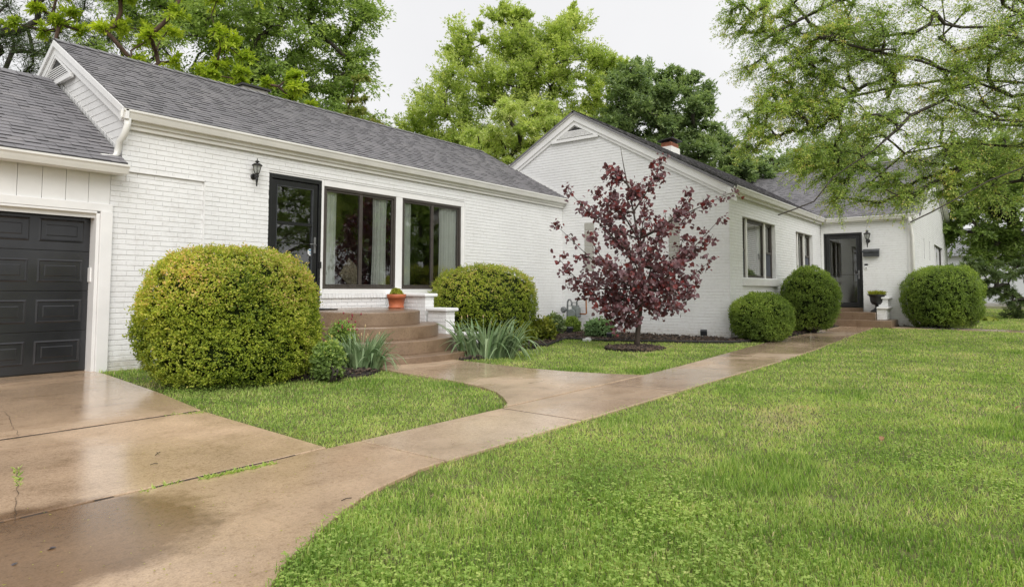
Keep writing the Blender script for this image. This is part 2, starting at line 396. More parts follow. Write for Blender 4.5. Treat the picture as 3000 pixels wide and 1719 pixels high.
def slab(parent, name, poly, z1, mat, z0=-.12):
    mb = MB(); mb.prism(poly, z0, z1); return mb.build(name, mat, parent, bevel=.006)
def edge_x(y): return float(np.interp(y, [-5.45,-3.6,-2.35,.3], [-10.93,-10.83,-10.64,-10.36]))
drive = bpy.data.objects.new('driveway', None); col.objects.link(drive); tag(drive, kind='structure')
ys = np.linspace(-3.51, .20, 8)
slab(drive, 'slab', [(-15.4,-3.51)]+[(edge_x(y), y) for y in ys if y < -.05]+[(-10.42,-.02),(-10.42,.20),(-15.4,.20)], 0, M['concrete_drive'])
slab(drive, 'slab', [(-15.4,-5.425)]+[(edge_x(y), y) for y in np.linspace(-5.425,-3.56,5)]+[(-15.4,-3.56)], -.002, M['concrete_drive'])
ap = [(-10.69,-5.46),(-10.69,-6.262),(-10.9,-6.27),(-11.33,-6.37),(-11.62,-6.50),(-11.85,-6.64),(-12.08,-6.78),(-12.24,-6.93),(-12.38,-7.18),(-12.45,-7.6),(-12.46,-9.2),(-12.46,-14),(-17,-14),(-17,-5.46)]
slab(drive, 'slab', ap[::-1], .0, M['concrete_drive'])
path = bpy.data.objects.new('front_path', None); col.objects.link(path); tag(path, kind='structure')
ck = MB()
jx = [-10.672,-9.13,-7.25,-5.35,-3.2,-1.1,1.2,3.4,5.6,7.0]
def py0(x): return float(np.interp(x, [-10.7,-2.2,2.2,7.0], [-6.262,-6.26,-6.03,-5.86]))
def py1(x): return float(np.interp(x, [-10.7,-6.4,-.6,3.7,7.0], [-5.452,-5.452,-5.10,-5.02,-5.0]))
for a, b in zip(jx[:-1], jx[1:]):
    ck.quad([(b-.03,py0(b)+.01,-.0045),(b+.004,py0(b)+.01,-.0045),(b+.004,py1(b)-.01,-.0045),(b-.03,py1(b)-.01,-.0045)])
    slab(path, 'slab', [(a, py0(a)), (b-.022, py0(b)), (b-.022, py1(b)), (a, py1(a))], -.003+.004*random.random(), M['concrete_path'])
for k in range(9):
    y1 = -5.0-k*1.8-(.0 if k else 0)
    slab(path, 'slab', [(7.01, y1-1.79), (7.95, y1-1.79), (7.95, y1), (7.01, y1)], -.004+.003*random.random(), M['concrete_path'])
br = [(-9.11,-5.44),(-8.93,-5.34),(-8.72,-5.12),(-8.5,-4.85),(-8.33,-4.5),(-8.22,-4.05),(-8.14,-3.4),(-8.06,-2.8),(-7.95,-2.2),(-6.6,-2.2),(-6.66,-2.7),(-6.72,-3.3),(-6.76,-3.9),(-6.72,-4.5),(-6.6,-5.0),(-6.42,-5.44)]
slab(path, 'slab', br[::-1], .004, M['concrete_path'])
# cracks and soil-filled joints of the drive (thin open seams filled with grit)
def seam(pts, w):
    for a, b in zip(pts[:-1], pts[1:]):
        a, b = np.array(a), np.array(b); d = b-a; n = np.array((-d[1], d[0], 0)); n = n/np.linalg.norm(n)
        w1, w2 = w*random.uniform(.5,1.5), w*random.uniform(.5,1.5)
        ck.quad([a-n*w1, b-n*w2, b+n*w2, a+n*w1])
def jag(u0, v0, u1, v1, n, amp, z=.0035):
    P = []
    for i in range(n+1):
        t = i/n; p = at_z(u0+(u1-u0)*t+random.uniform(-amp,amp), v0+(v1-v0)*t, z); P.append(p)
    return P
def joint(y, x0, x1, w0, fill):
    x = x0
    while x < x1:
        L = random.uniform(.06,.30); e = min(x+L, x1)
        if random.random() < fill:
            a0, a1, b0, b1 = (random.uniform(.25,1.0)*w0 for _ in range(4)); ck.quad([(x,y-a0,-.003),(e,y-a1,-.003),(e,y+b1,-.003),(x,y+b0,-.003)])
        x = e
joint(-3.535, -15.4, -10.85, .030, .92); joint(-5.443, -17, -10.95, .022, .75)
seam(jag(52,1368,45,1532,22,6), .0012); seam(jag(18,1205,56,1275,14,7), .0011)
ck.build('crack', M['soil'], drive)
# street beyond the lawn on the right
rd = bpy.data.objects.new('street', None); col.objects.link(rd); tag(rd, kind='structure')
mb = MB(); mb.box(40.5,46.5,-90,120,-.1,-.012); mb.build('road_surface', M['asphalt'], rd)
for x in (40.2, 46.5):
    mb = MB(); mb.box(x,x+.3,-90,120,-.1,.12); mb.build('kerb_stone', M['kerb'], rd)

# ================================================================== THE HOUSE
house = thing('brick_house', 'long white painted brick house with grey shingle roofs and two black front doors', 'house', (0,0,0))
BR = []       # every brick: (wall object, centre, u axis, normal, length, height)
def wall_panel(name, origin, ud, nr, cells, label=None):
    """mortar face of a wall, recessed behind its bricks; cells = list of polygons in (u,z)"""
    mb = MB(); o = np.array(origin, float); ud = np.array(ud, float); nr = np.array(nr, float)
    for poly in cells: mb.quad([o+ud*a+np.array((0,0,z))-nr*.009 for a, z in poly])
    w_ = mb.build(name, M['white_mortar'], house)
    if label: w_['label'] = label
    return w_
def cells_rect(u0, u1, z0, z1, holes):
    us = sorted({u0,u1,*[h[0] for h in holes],*[h[1] for h in holes]}); zs = sorted({z0,z1,*[h[2] for h in holes],*[h[3] for h in holes]})
    us = [a for a in us if u0 <= a <= u1]; zs = [a for a in zs if z0 <= a <= z1]; out_ = []
    for a, b in zip(us[:-1], us[1:]):
        for c, d in zip(zs[:-1], zs[1:]):
            if any(h[0] <= (a+b)/2 <= h[1] and h[2] <= (c+d)/2 <= h[3] for h in holes): continue
            out_.append([(a,c),(b,c),(b,d),(a,d)])
    return out_
CH, BL = .0677, .2125
def lay(wall, origin, ud, nr, span, z0, z1, holes, out=0.0, seed=0, gap=.0098):
    """running bond: span(z)->(u0,u1)"""
    o = np.array(origin, float); ud = np.array(ud, float); nr = np.array(nr, float); rr = random.Random(seed)
    k = 0; z = z0
    while z < z1-.02:
        h = min(CH, z1-z); zc = z+h/2; u0, u1 = span(zc)
        iv = [(u0,u1)] if u1 > u0 else []
        for hh in holes:
            if hh[2]-.001 < zc < hh[3]+.001:
                nv = []
                for a, b in iv:
                    if hh[1] <= a or hh[0] >= b: nv.append((a,b)); continue
                    if hh[0] > a: nv.append((a,hh[0]))
                    if hh[1] < b: nv.append((hh[1],b))
                iv = nv
        ph = (k % 2)*BL/2+rr.uniform(-.012,.012)
        for a, b in iv:
            x = math.floor((a-u0-ph)/BL)*BL+u0+ph
            while x < b:
                s, e = max(x,a), min(x+BL,b)
                if e-s > .03:
                    BR.append((wall, o+ud*(s+e)/2+np.array((0,0,zc))+nr*(out+rr.uniform(-.0014,.0014)), ud, nr, e-s-.0006, h-gap))
                x += BL
        z += CH; k += 1

# ---- long front wall (y = 0)
AX0 = -10.2
OPEN = (-8.13,-3.66,.70,2.845)
REC = (-10.3,-9.12,-.1,2.545)                       # shallow bricked-up recess beside the garage
hol = [OPEN]
wA = wall_panel('wall', (0,0,0), (1,0,0), (0,-1,0), cells_rect(AX0,0,2.545,3.2,[OPEN])+cells_rect(-9.12,0,-.1,2.545,[OPEN]), 'long white brick front wall with door and picture windows')
wR = MB(); wR.quad([(-10.31,.034,-.1),(-9.11,.034,-.1),(-9.11,.034,2.56),(-10.31,.034,2.56)]); wR = wR.build('wall', M['white_mortar'], house); wR['label'] = 'recessed white brick panel beside the garage'
lay(wA, (0,0,0), (1,0,0), (0,-1,0), lambda z: (AX0,0) if z > 2.545 else (-9.12,0), 0-.04, 3.2, hol, seed=1)
lay(wR, (0,.025,0), (1,0,0), (0,-1,0), lambda z: (-10.31,-9.122), -.04, 2.545, [], seed=2)
mb = MB(); mb.box(-9.128,-9.112,-.003,.03,-.1,2.545); mb.box(-10.2,-9.112,-.003,.03,2.533,2.549); mb.build('recess_edge', M['white_mortar'], house)
# ---- gable wall of the cross wing (x = 0)
BY, BZ, BS = -.39, 5.50, .567
topB = lambda y: BZ-.10-BS*abs(y-BY)
wB = wall_panel('wall', (0,0,0), (0,-1,0), (-1,0,0), [[(-3.6,-.1),(DD,-.1),(DD,topB(-DD)),(-BY,topB(BY)),(-3.6,topB(3.6))]], 'white brick gable wall behind the purple leaved tree')
def spanB(z):
    if z <= topB(-DD)-.02: return (-.03, DD)
    q = (BZ-.12-z)/BS; return (max(-BY-q, -3.5), -BY+q)
GB = [(.642,.925,1.47,2.67), (2.861,3.137,1.47,2.67)]
VENT = (1.15,1.53,.20,.395)
lay(wB, (0,0,0), (0,-1,0), (-1,0,0), spanB, -.04, BZ-.2, GB+[VENT], seed=3, gap=.0135)
# ---- window wall of the cross wing (y = -DD)
CW = [(.827,3.313,1.292,2.665), (5.248,7.116,1.45,2.655)]
wC = wall_panel('wall', (0,-DD,0), (1,0,0), (0,-1,0), cells_rect(0,LC,-.1,3.1,CW), 'white brick wall with two three-part windows')
lay(wC, (0,-DD,0), (1,0,0), (0,-1,0), lambda z: (-.007,LC), -.04, 3.08, CW, seed=4, gap=.0135)
# ---- door wall of the far wing (x = LC)
DOOR2 = (4.336,5.40,.50,2.775)
wD = wall_panel('wall', (LC,0,0), (0,-1,0), (-1,0,0), cells_rect(DD,D2,-.1,3.15,[DOOR2]), 'white brick wall with black door, mailbox and lantern')
lay(wD, (LC,0,0), (0,-1,0), (-1,0,0), lambda z: (DD+.01,D2), -.04, 3.12, [DOOR2], seed=5, gap=.0135)
# ---- far gable wall (y = -D2)
EX, EZ, ES, EX1 = 14.5, 5.95, .418, 20.6
topE = lambda x: EZ-.12-ES*abs(x-EX)
EW = [(11.22,11.42,2.07,2.74),(12.9,13.1,2.07,2.74),(14.69,18.2,1.2,2.74)]
holesE = cells_rect(LC,EX1,-.1,2.9,EW)
wE = wall_panel('wall', (0,-D2,0), (1,0,0), (0,-1,0), holesE+[[(LC,2.9),(EX1,2.9),(EX1,topE(EX1)),(EX,topE(EX)),(LC,topE(LC))]], 'far white brick gable wall with slit windows')
def spanE(z):
    if z <= topE(EX1): return (LC-.007, EX1)
    q = (EZ-.13-z)/ES; return (EX-q, EX+q)
lay(wE, (0,-D2,0), (1,0,0), (0,-1,0), spanE, -.04, EZ-.25, EW, seed=6, gap=.0135)
# ---- plain walls the photo does not show, closing the house
mb = MB()
mb.quad([(-10.2,5.3,-.1),(0,5.3,-.1),(0,5.3,3.1),(-10.2,5.3,3.1)]); mb.quad([(-10.15,0.04,-.1),(-10.15,5.3,-.1),(-10.15,5.3,2.6),(-10.15,.04,2.6)])
mb.quad([(0,3.6,-.1),(EX1,3.6,-.1),(EX1,3.6,3.1),(0,3.6,3.1)]); mb.quad([(EX1,-D2,-.1),(EX1,3.6,-.1),(EX1,3.6,3.2),(EX1,-D2,3.2)])
mb.build('rear_wall', M['white_mortar'], house)

# ---- all bricks: the 300 nearest in view are pieces of their own, the rest one field
def brick_arrays(c, ud, nr, L, h):
    up = np.array((0,0,1.)); ch = .0028
    B = []
    for s in (0, 1):
        hl, hh, off = (L/2, h/2, -.0120) if s == 0 else (L/2-.0003, h/2-ch, 0)
        for a, b in ((-1,-1),(1,-1),(1,1),(-1,1)): B.append(c+ud*a*hl+up*b*hh+nr*off)
    return B
BF = [(4,5,6,7),(0,1,5,4),(1,2,6,5),(2,3,7,6),(3,0,4,7)]
def px_hidden(u, v):            # behind the big shrubs
    return ((u-662)/285)**2+((v-940)/215)**2 < 1 or ((u-1420)/165)**2+((v-885)/110)**2 < 1
scored = []
for i, b in enumerate(BR):
    u, v, z = to_px(b[1])
    if 0 < u < 3000 and 0 < v < 1719 and z > 0 and not px_hidden(u, v): scored.append((b[4]*b[5]/z/z, i))
scored.sort(reverse=True); near = {i for _, i in scored[:300]}
brick_cache = {}
V = []; F = []
for i, (wl, c, ud, nr, L, h) in enumerate(BR):
    flip = np.dot(np.cross(ud, (0,0,1)), nr) < 0
    bf = [f[::-1] for f in BF] if flip else BF
    if i in near:
        key = (round(L,2), round(h,3), tuple(ud))
        if key not in brick_cache:
            me = bpy.data.meshes.new('brick'); me.from_pydata([tuple(p) for p in brick_arrays(np.zeros(3), ud, nr, round(L,2), h)], [], bf); me.materials.append(M['white_painted_brick']); me.update()
            brick_cache[key] = me
        o = bpy.data.objects.new('brick', brick_cache[key]); o.location = c; col.objects.link(o); o.parent = wl
    else:
        k = len(V); V += brick_arrays(c, ud, nr, L, h); F += [tuple(k+j for j in f) for f in bf]
o = link('brickwork', fast_mesh('brickwork', np.array(V), np.array(F)), M['white_painted_brick'], house); o['kind'] = 'stuff'

# ---- roofs
SHN = []       # shingles (roof object, matrix columns)
def roof_deck(name, pts, thick=.05, label=None):
    P = [np.array(p, float) for p in pts]; n = np.cross(P[1]-P[0], P[2]-P[0]); n /= np.linalg.norm(n)
    if n[2] < 0: n = -n
    mb = MB(); mb.extrude([p-n*.02 for p in P], -n*thick); o_ = mb.build(name, M['shingle_2'], house)
    if label: o_['label'] = label
    return o_
def shingle_plane(roof, e0, e1, up, length, keep=None, seed=0, expo=.128):
    """courses from eave line e0->e1, running up the slope vector"""
    rr = random.Random(seed); e0 = np.array(e0, float); e1 = np.array(e1, float); W = np.linalg.norm(e1-e0)
    xd = (e1-e0)/W; yd = np.array(up, float); yd /= np.linalg.norm(yd); zd = np.cross(xd, yd)
    if zd[2] < 0: zd = -zd
    rows = int(math.ceil(length/expo))
    for r in range(rows):
        x = -rr.random()*.25; alt = rr.random() < .5
        while x < W:
            wd = rr.choice((.12,.16,.20,.24)); s, e = max(x,0), min(x+wd,W)
            if e-s > .02:
                c = e0+xd*(s+e)/2+yd*(r*expo)
                if keep is None or keep(c):
                    SHN.append((roof, c, xd, yd, zd, e-s, expo, rr.choice((0,0,0,1,1,2,3)), alt and rr.random() < .8))
            x += wd; alt = not alt
rA = roof_deck('roof', [(-10.24,-.16,3.315),(.0,-.16,3.315),(.0,YR,ZR),(-10.24,YR,ZR)], label='grey shingle roof over the picture windows')
sA = (ZR-3.315)/(YR+.16)
shingle_plane(rA, (-10.24,-.17,3.31), (.0,-.17,3.31), (0,1,sA), math.hypot(YR+.17, ZR-3.31), seed=11)
rA2 = roof_deck('roof', [(-10.24,YR,ZR),(0,YR,ZR),(0,5.5,3.31),(-10.24,5.5,3.31)])
rB = roof_deck('roof', [(-.13,-4.42,BZ+.02-BS*4.03),(13.5,-4.42,BZ+.02-BS*4.03),(13.5,BY,BZ+.02),(-.13,BY,BZ+.02)], label='grey shingle slope behind the white gable')
shingle_plane(rB, (-.13,-4.43,BZ+.015-BS*4.04), (12.0,-4.43,BZ+.015-BS*4.04), (0,1,BS), 4.04*math.hypot(1,BS), keep=lambda c: c[2] > 3.22+ES*(c[0]-7.97)-.06, seed=12)
rB2 = roof_deck('roof', [(-.13,BY,BZ+.02),(13.5,BY,BZ+.02),(13.5,3.65,BZ+.02-BS*4.03),(-.13,3.65,BZ+.02-BS*4.03)])
rD = roof_deck('roof', [(7.95,3.9,EZ-ES*6.55),(7.95,-6.92,EZ-ES*6.55),(EX,-6.92,EZ),(EX,3.9,EZ)], label='pale grey shingle slope above the black door')
shingle_plane(rD, (7.94,3.0,EZ-ES*6.56), (7.94,-6.93,EZ-ES*6.56), (1,0,ES), 6.56*math.hypot(1,ES), keep=lambda c: c[2] > BZ-BS*abs(c[1]-BY)-.10, seed=13)
rD2 = roof_deck('roof', [(EX,3.9,EZ),(EX,-6.92,EZ),(21.05,-6.92,EZ-ES*6.55),(21.05,3.9,EZ-ES*6.55)])
GE, GR = (-.22,2.60), (2.68,4.24)                     # garage eave and ridge (y,z)
rG = roof_deck('roof', [(-16,GE[0],GE[1]),(-10.21,GE[0],GE[1]),(-10.21,GR[0],GR[1]),(-16,GR[0],GR[1])], label='lower garage roof of grey shingles')
sG = (GR[1]-GE[1])/(GR[0]-GE[0])
shingle_plane(rG, (-14.5,GE[0]-.02,GE[1]-.01), (-10.22,GE[0]-.02,GE[1]-.01), (0,1,sG), math.hypot(GR[0]-GE[0]+.02, GR[1]-GE[1]+.01), seed=14)
rG2 = roof_deck('roof', [(-16,GR[0],GR[1]),(-10.21,GR[0],GR[1]),(-10.21,5.5,GE[1]),(-16,5.5,GE[1])])
def sh_verts(w_, ex, thick):
    t0, t1 = thick, .002                      # butt edge is proud, the head tucks under the next course
    return np.array([(-w_/2+.0015,0,-.006),(w_/2-.0015,0,-.006),(w_/2-.0015,0,t0),(-w_/2+.0015,0,t0),(-w_/2+.0015,ex+.03,t1-.006),(w_/2-.0015,ex+.03,t1-.006)])
SF4 = [(0,1,2,3),(3,2,5,4)]
sc = []
for i, s in enumerate(SHN):
    u, v, z = to_px(s[1])
    if 0 < u < 3000 and 0 < v < 1719 and z > 0:
        face = abs(np.dot(s[4], (CAMP-s[1])/np.linalg.norm(CAMP-s[1]))); sc.append((s[5]*face/z/z, i))
sc.sort(reverse=True); near = {i for _, i in sc[:300]}
sh_cache = {}; VV = [[], [], [], []]; FF = [[], [], [], []]; FM = [[], [], [], []]; rr = random.Random(5)
for i, (rf, c, xd, yd, zd, wd, ex, tone, thickf) in enumerate(SHN):
    th = .012 if thickf else .008
    if i in near:
        key = (round(wd,2), tone, thickf)
        if key not in sh_cache:
            me = bpy.data.meshes.new('shingle'); me.from_pydata([tuple(p) for p in sh_verts(round(wd,2), ex, th)], [], SF4); me.materials.append(SH[tone]); me.materials.append(M['shingle_shadow_edge']); me.polygons.foreach_set('material_index', [1 if thickf else 0, 0]); me.update(); sh_cache[key] = me
        o = bpy.data.objects.new('shingle', sh_cache[key]); mm = Matrix.Identity(4)
        for k in range(3): mm[k][0], mm[k][1], mm[k][2], mm[k][3] = xd[k], yd[k], zd[k], c[k]
        o.matrix_world = mm; col.objects.link(o); o.parent = rf
    else:
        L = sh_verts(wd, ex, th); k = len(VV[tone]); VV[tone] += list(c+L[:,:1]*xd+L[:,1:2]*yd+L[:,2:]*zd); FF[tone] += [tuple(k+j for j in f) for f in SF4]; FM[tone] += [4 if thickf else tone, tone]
V = []; F = []; MI = []
for t_ in range(4):
    k = len(V); V += VV[t_]; F += [tuple(k+j for j in f) for f in FF[t_]]; MI += FM[t_]
me = fast_mesh('shingles', np.array(V), np.array(F)); me.polygons.foreach_set('material_index', np.array(MI, np.int32))
o = link('shingles', me, SH+[M['shingle_shadow_edge']], house); o['kind'] = 'stuff'
# ridge caps: overlapping bent tabs, one by one
def ridge_caps(roof, a, b, s1, axis):
    a, b = np.array(a, float), np.array(b, float); L = np.linalg.norm(b-a); d = (b-a)/L; n = int(L/.2)
    mesh = {}
    for tone in (0, 1, 2):
        mb = MB(); w_ = .14; q = np.array((0,1,0)) if axis == 'x' else np.array((1,0,0))
        vv = []
        for t_, lift in ((0, .022), (.25, .008)):
            for sgn in (-1, 0, 1): vv.append(d*t_+q*sgn*w_+np.array((0,0,lift-abs(sgn)*w_*s1)))
        me = bpy.data.meshes.new('ridge_cap'); me.from_pydata([tuple(p) for p in vv], [], [(0,1,4,3),(1,2,5,4)]); me.materials.append(SH[tone]); me.update(); mesh[tone] = me
    for i in range(n):
        o = bpy.data.objects.new('ridge_cap', mesh[random.choice((0,1,2))]); o.location = a+d*i*.2; col.objects.link(o); o.parent = roof
ridge_caps(rA, (-10.24,YR,ZR+.005), (0,YR,ZR+.005), sA, 'x')
ridge_caps(rG, (-14.5,GR[0],GR[1]+.005), (-10.25,GR[0],GR[1]+.005), sG, 'x')
ridge_caps(rD, (EX,-6.92,EZ+.005), (EX,0.0,EZ+.005), ES, 'y')

# ---- gutters, fascias, rakes
def gutter(a, b, nrm, name='gutter', d=.115, h=.115, z_top=0.0):
    """K-style trough: profile in (outward, z) swept from a to b"""
    prof = [(0,-h),(d*.62,-h),(d*.78,-h*.62),(d*.86,-h*.40),(d,-h*.22),(d,0),(d-.012,0),(d-.012,-h*.2),(d*.6,-h*.85),(.012,-h*.85),(.012,0),(0,0)]
    a, b, nrm = np.array(a, float), np.array(b, float), np.array(nrm, float)
    mb = MB(); mb.extrude([a+nrm*p+np.array((0,0,z)) for p, z in prof], b-a)
    return mb.build(name, M['gutter_paint'], house)
gutter((-10.27,-.085,3.30), (.0,-.085,3.30), (0,-1,0))
gutter((-16,-.15,2.575), (-10.2,-.15,2.575), (0,-1,0))
gutter((-.05,-DD-.09,3.235), (LC-.1,-DD-.09,3.235), (0,-1,0))
gutter((LC-.11,-DD-.2,3.225), (LC-.11,-D2-.12,3.225), (-1,0,0))
mb = MB(); mb.box(-10.2,-.01,-.085,-.012,3.13,3.315); mb.box(-10.2,-.01,-.05,-.012,3.075,3.13); mb.build('fascia_board', M['gutter_paint'], house, .006)
mb = MB(); mb.box(-16,-10.21,-.15,-.02,2.46,2.585); mb.build('fascia_board', M['gutter_paint'], house, .006)
mb = MB(); mb.box(.012,LC-.13,-DD-.09,-DD-.012,3.06,3.25); mb.build('fascia_board', M['gutter_paint'], house, .006)
mb = MB(); mb.box(LC-.11,LC-.012,-D2-.10,-DD-.1,3.07,3.24); mb.build('fascia_board', M['gutter_paint'], house, .006)
for a, b in (((-10.24,-.165,3.300),(0,-.165,3.300)), ((-16,-.228,2.585),(-10.22,-.228,2.585))):   # thin dark strip under the first course
    mb = MB(); mb.beam(a, b, .04, .02); mb.build('drip_edge', M['dark_matte'], house)
def rake(name, pts, t, out, width, mat, drop=0.0, thick=.035):
    """board following the gable line pts (in plane), width measured down the wall"""
    mb = MB()
    for a, b in zip(pts[:-1], pts[1:]):
        a, b = np.array(a, float), np.array(b, float)
        P = [a-np.array((0,0,drop)), b-np.array((0,0,drop)), b-np.array((0,0,drop+width)), a-np.array((0,0,drop+width))]
        mb.extrude([p+np.array(out)*t for p in P], np.array(out)*thick)
    return mb.build(name, mat, house, .004)
gB = [(0,3.52,BZ-BS*3.91),(0,BY,BZ),(0,-4.42,BZ-BS*4.03)]
rake('rake_board', gB, .075, (-1,0,0), .075, M['white_trim'], .0, .045)
rake('rake_board', gB, .040, (-1,0,0), .17, M['white_trim'], .072, .034)
rake('rake_board', gB, .006, (-1,0,0), .08, M['white_trim'], .24, .036)
gW = [(-10.2,-.10,ZR-.01-sA*2.78),(-10.2,YR,ZR-.01),(-10.2,5.4,ZR-.01-sA*2.72)]
rake('rake_board', gW, .0, (-1,0,0), .10, M['white_trim'], .0, .05)
rake('rake_board', gW, -.02, (-1,0,0), .13, M['white_trim'], .095, .04)
gE = [(LC-.2,-D2,EZ-ES*6.58),(EX,-D2,EZ),(21.0,-D2,EZ-ES*6.5)]
rake('rake_board', gE, .06, (0,-1,0), .12, M['white_trim'], .0, .16)
rake('rake_board', gE, .015, (0,-1,0), .12, M['white_trim'], .115, .03)
# eave return blocks at gable corners
mb = MB(); mb.box(-.12,.03,-4.40,-4.262,3.06,3.20); mb.build('eave_return', M['white_trim'], house, .006)
mb = MB(); mb.box(-10.25,-10.205,-.20,.0,3.17,3.30); mb.build('eave_return', M['white_trim'], house, .006)
# gable vents: frame plus slats
def gable_vent(apex, half, hgt, axis, out, nsl, fw=.16):
    vt = MB(); a = np.array(apex, float); hz = np.array(axis, float); on = np.array(out, float)
    vt.extrude([a+on*.018+np.array((0,0,-.09)), a+on*.018-hz*(half-.09)+np.array((0,0,-hgt+.04)), a+on*.018+hz*(half-.09)+np.array((0,0,-hgt+.04))], on*.004, 0)
    v_ = vt.build('gable_vent', M['dark_matte'], house)
    fr = MB()
    for sgn in (-1, 1):
        P = [a, a+hz*sgn*half+np.array((0,0,-hgt)), a+hz*sgn*(half-fw)+np.array((0,0,-hgt)), a+np.array((0,0,-fw*hgt/half))]
        fr.extrude([p+on*.02 for p in P], on*.03)
    fr.extrude([a+on*.02+hz*s_*(half+.02)+np.array((0,0,-hgt+z_)) for s_, z_ in ((-1,-.07),(1,-.07),(1,.0),(-1,.0))], on*.05)
    fr.build('vent_frame', M['white_trim'], v_, .003)
    for i in range(nsl):
        z = -hgt+.05+(hgt-.22)*i/nsl; hw = max(.03, half*(-z)/hgt-fw+.02)
        sl = MB(); sl.obox(a+on*.03+np.array((0,0,z)), hz*hw, on*.014+np.array((0,0,-.012)), (on*.3+np.array((0,0,1)))*.008); sl.build('slat', M['white_trim'], v_)
gable_vent((0,BY,BZ-.30), .66, .375, (0,1,0), (-1,0,0), 6, .09)
gable_vent((-10.165,YR,ZR-.24), .74, .43, (0,1,0), (-1,0,0), 6, .08)
# lap siding on the end gable above the garage roof: one board each
zb = 2.50
while zb < ZR-.3:
    z1 = zb+.105
    ya = max(-.0, GE[0]+(zb-GE[1]-.0)/sG*1.0-.12) if zb < 4.2 else GR[0]-.2
    yb_lo = GE[0]+(zb-GE[1])/sG
    y0 = 0.0 if z1 < 3.2 else YR-(ZR-.12-z1)/sA
    y1 = min(YR+(ZR-.12-z1)/sA, yb_lo+.25, 4.6)
    if y1-y0 > .05:
        mb = MB(); mb.extrude([(-10.160,y0,zb),(-10.160,y1,zb),(-10.154,y1,z1),(-10.154,y0,z1)], (.02,0,0)); mb.build('siding_board', M['white_trim'], house)
    zb += .105
mb = MB(); mb.quad([(-10.14,0,2.4),(-10.14,5.3,2.4),(-10.14,5.3,3.3),(-10.14,YR,ZR-.02),(-10.14,0,3.25)]); mb.build('gable_sheathing', M['white_trim'], house)
# step flashing along the two roof/wall joints
mb = MB()
for i in range(22):
    t = i/22; y = GE[0]+.25+t*2.5; z = GE[1]+sG*(y-GE[0])
    mb.obox((-10.178, y+.06, z+.035), (.003,0,0), (0,.062,.062*sG), (0,-.0,.032))
mb.build('step_flashing', M['white_trim'], house)
mb = MB()
for i in range(16):
    y = -.15+i*.118; z = 3.315+sA*(y+.16)
    mb.obox((-.014, y+.05, z+.045), (.004,0,0), (0,.06,.06*sA), (0,0,.035))
mb.build('step_flashing', M['white_trim'], house)
# downspouts
def downspout(pts, w=.075, d=.055, parent=house):
    mb = MB(); mb.tube(pts, w*.56, 8); o_ = mb.build('downspout', M['gutter_paint'], parent); return o_
downspout([(-10.20,-.14,3.19),(-10.205,-.14,3.10),(-10.225,-.12,2.98),(-10.25,-.03,2.90),(-10.25,.0,2.80),(-10.26,.02,2.72),(-10.33,-.0,2.68),(-10.46,-.04,2.665)])
downspout([(LC-.17,-D2+.02,3.13),(LC-.17,-D2+.02,3.02),(LC-.09,-D2+.0,2.86),(LC-.06,-D2-.03,2.6),(LC-.06,-D2-.03,.1)])
mb = MB(); mb.box(LC-.02,LC+.1,-D2-.03,-D2+.1,-.05,3.1); mb.build('corner_trim', M['white_trim'], house, .004)
# cable hanging from the gable over the garage roof
mb = MB(); mb.tube([(-10.20,2.30,4.10),(-10.24,2.28,3.98),(-10.27,2.1,3.86),(-10.42,2.0,3.90),(-10.6,2.0,3.93),(-10.62,1.98,3.90)], .008, 6); mb.build('service_cable', M['flashing'], house)

# ---- chimneys
ch = MB(); ch.box(4.0,4.6,-1.18,-.80,4.6,5.25); ch = ch.build('chimney', M['gutter_paint'], house, .01)
for k, (zz, mat) in enumerate(((5.25,'old_brick'),(5.318,'old_brick'))):
    for (x0, x1, y0, y1) in ((4.03,4.57,-1.15,-1.05),(4.03,4.57,-.93,-.83),(4.03,4.13,-1.045,-.935),(4.47,4.57,-1.045,-.935)):
        mb = MB(); mb.box(x0+.004*k,x1-.004*k,y0,y1,zz+.002,zz+.066); mb.build('brick', M[mat], ch, .006)
mb = MB(); mb.obox((4.30,-.99,5.45), (.36,0,.0), (0,.24,-.03), (0,0,.014))
for x, y in ((4.08,-1.1),(4.52,-1.1),(4.08,-.88),(4.52,-.88)): mb.box(x-.015,x+.015,y-.015,y+.015,5.38,5.45)
mb.build('chimney_cap', M['black_iron'], ch)
pc = at_y(738, 262, 3.3)
ch = MB(); ch.box(pc[0]-.28,pc[0]+.28,3.15,3.6,4.2,pc[2]-.01); ch = ch.build('chimney', M['kerb'], house, .008); ch['label'] = 'small chimney behind the long roof ridge'
mb = MB(); mb.box(pc[0]-.32,pc[0]+.32,3.1,3.65,pc[2]-.008,pc[2]+.03); mb.build('chimney_cap', M['dark_matte'], ch)

# ---- door and picture windows of the long wall
def ring(mb, x0, x1, z0, z1, w_, y0, y1, mi=0):
    mb.box(x0,x0+w_,y0,y1,z0,z1,mi); mb.box(x1-w_,x1,y0,y1,z0,z1,mi); mb.box(x0+w_,x1-w_,y0,y1,z1-w_,z1,mi); mb.box(x0+w_,x1-w_,y0,y1,z0,z0+w_,mi)
def pane(name, parent, P, mat='window_glass'):
    mb = MB(); mb.quad(P); return mb.build(name, M[mat], parent)
# white surround of the opening
mb = MB(); mb.box(-7.165,-7.115,.02,.12,.76,2.845); mb.box(-5.53,-5.375,.02,.12,1.03,2.735); mb.box(-3.752,-3.66,.02,.12,1.03,2.735)
mb.box(-7.113,-3.66,.018,.12,2.737,2.845); mb.box(-8.13,-7.168,.018,.12,2.815,2.845)
mb.box(-7.113,-3.66,-.02,.12,.945,1.022); mb.build('window_surround', M['white_trim'], house, .004)
mb = MB(); mb.box(-3.672,-3.655,.0,.12,1.0,2.845); mb.build('window_surround', M['white_mortar'], house)
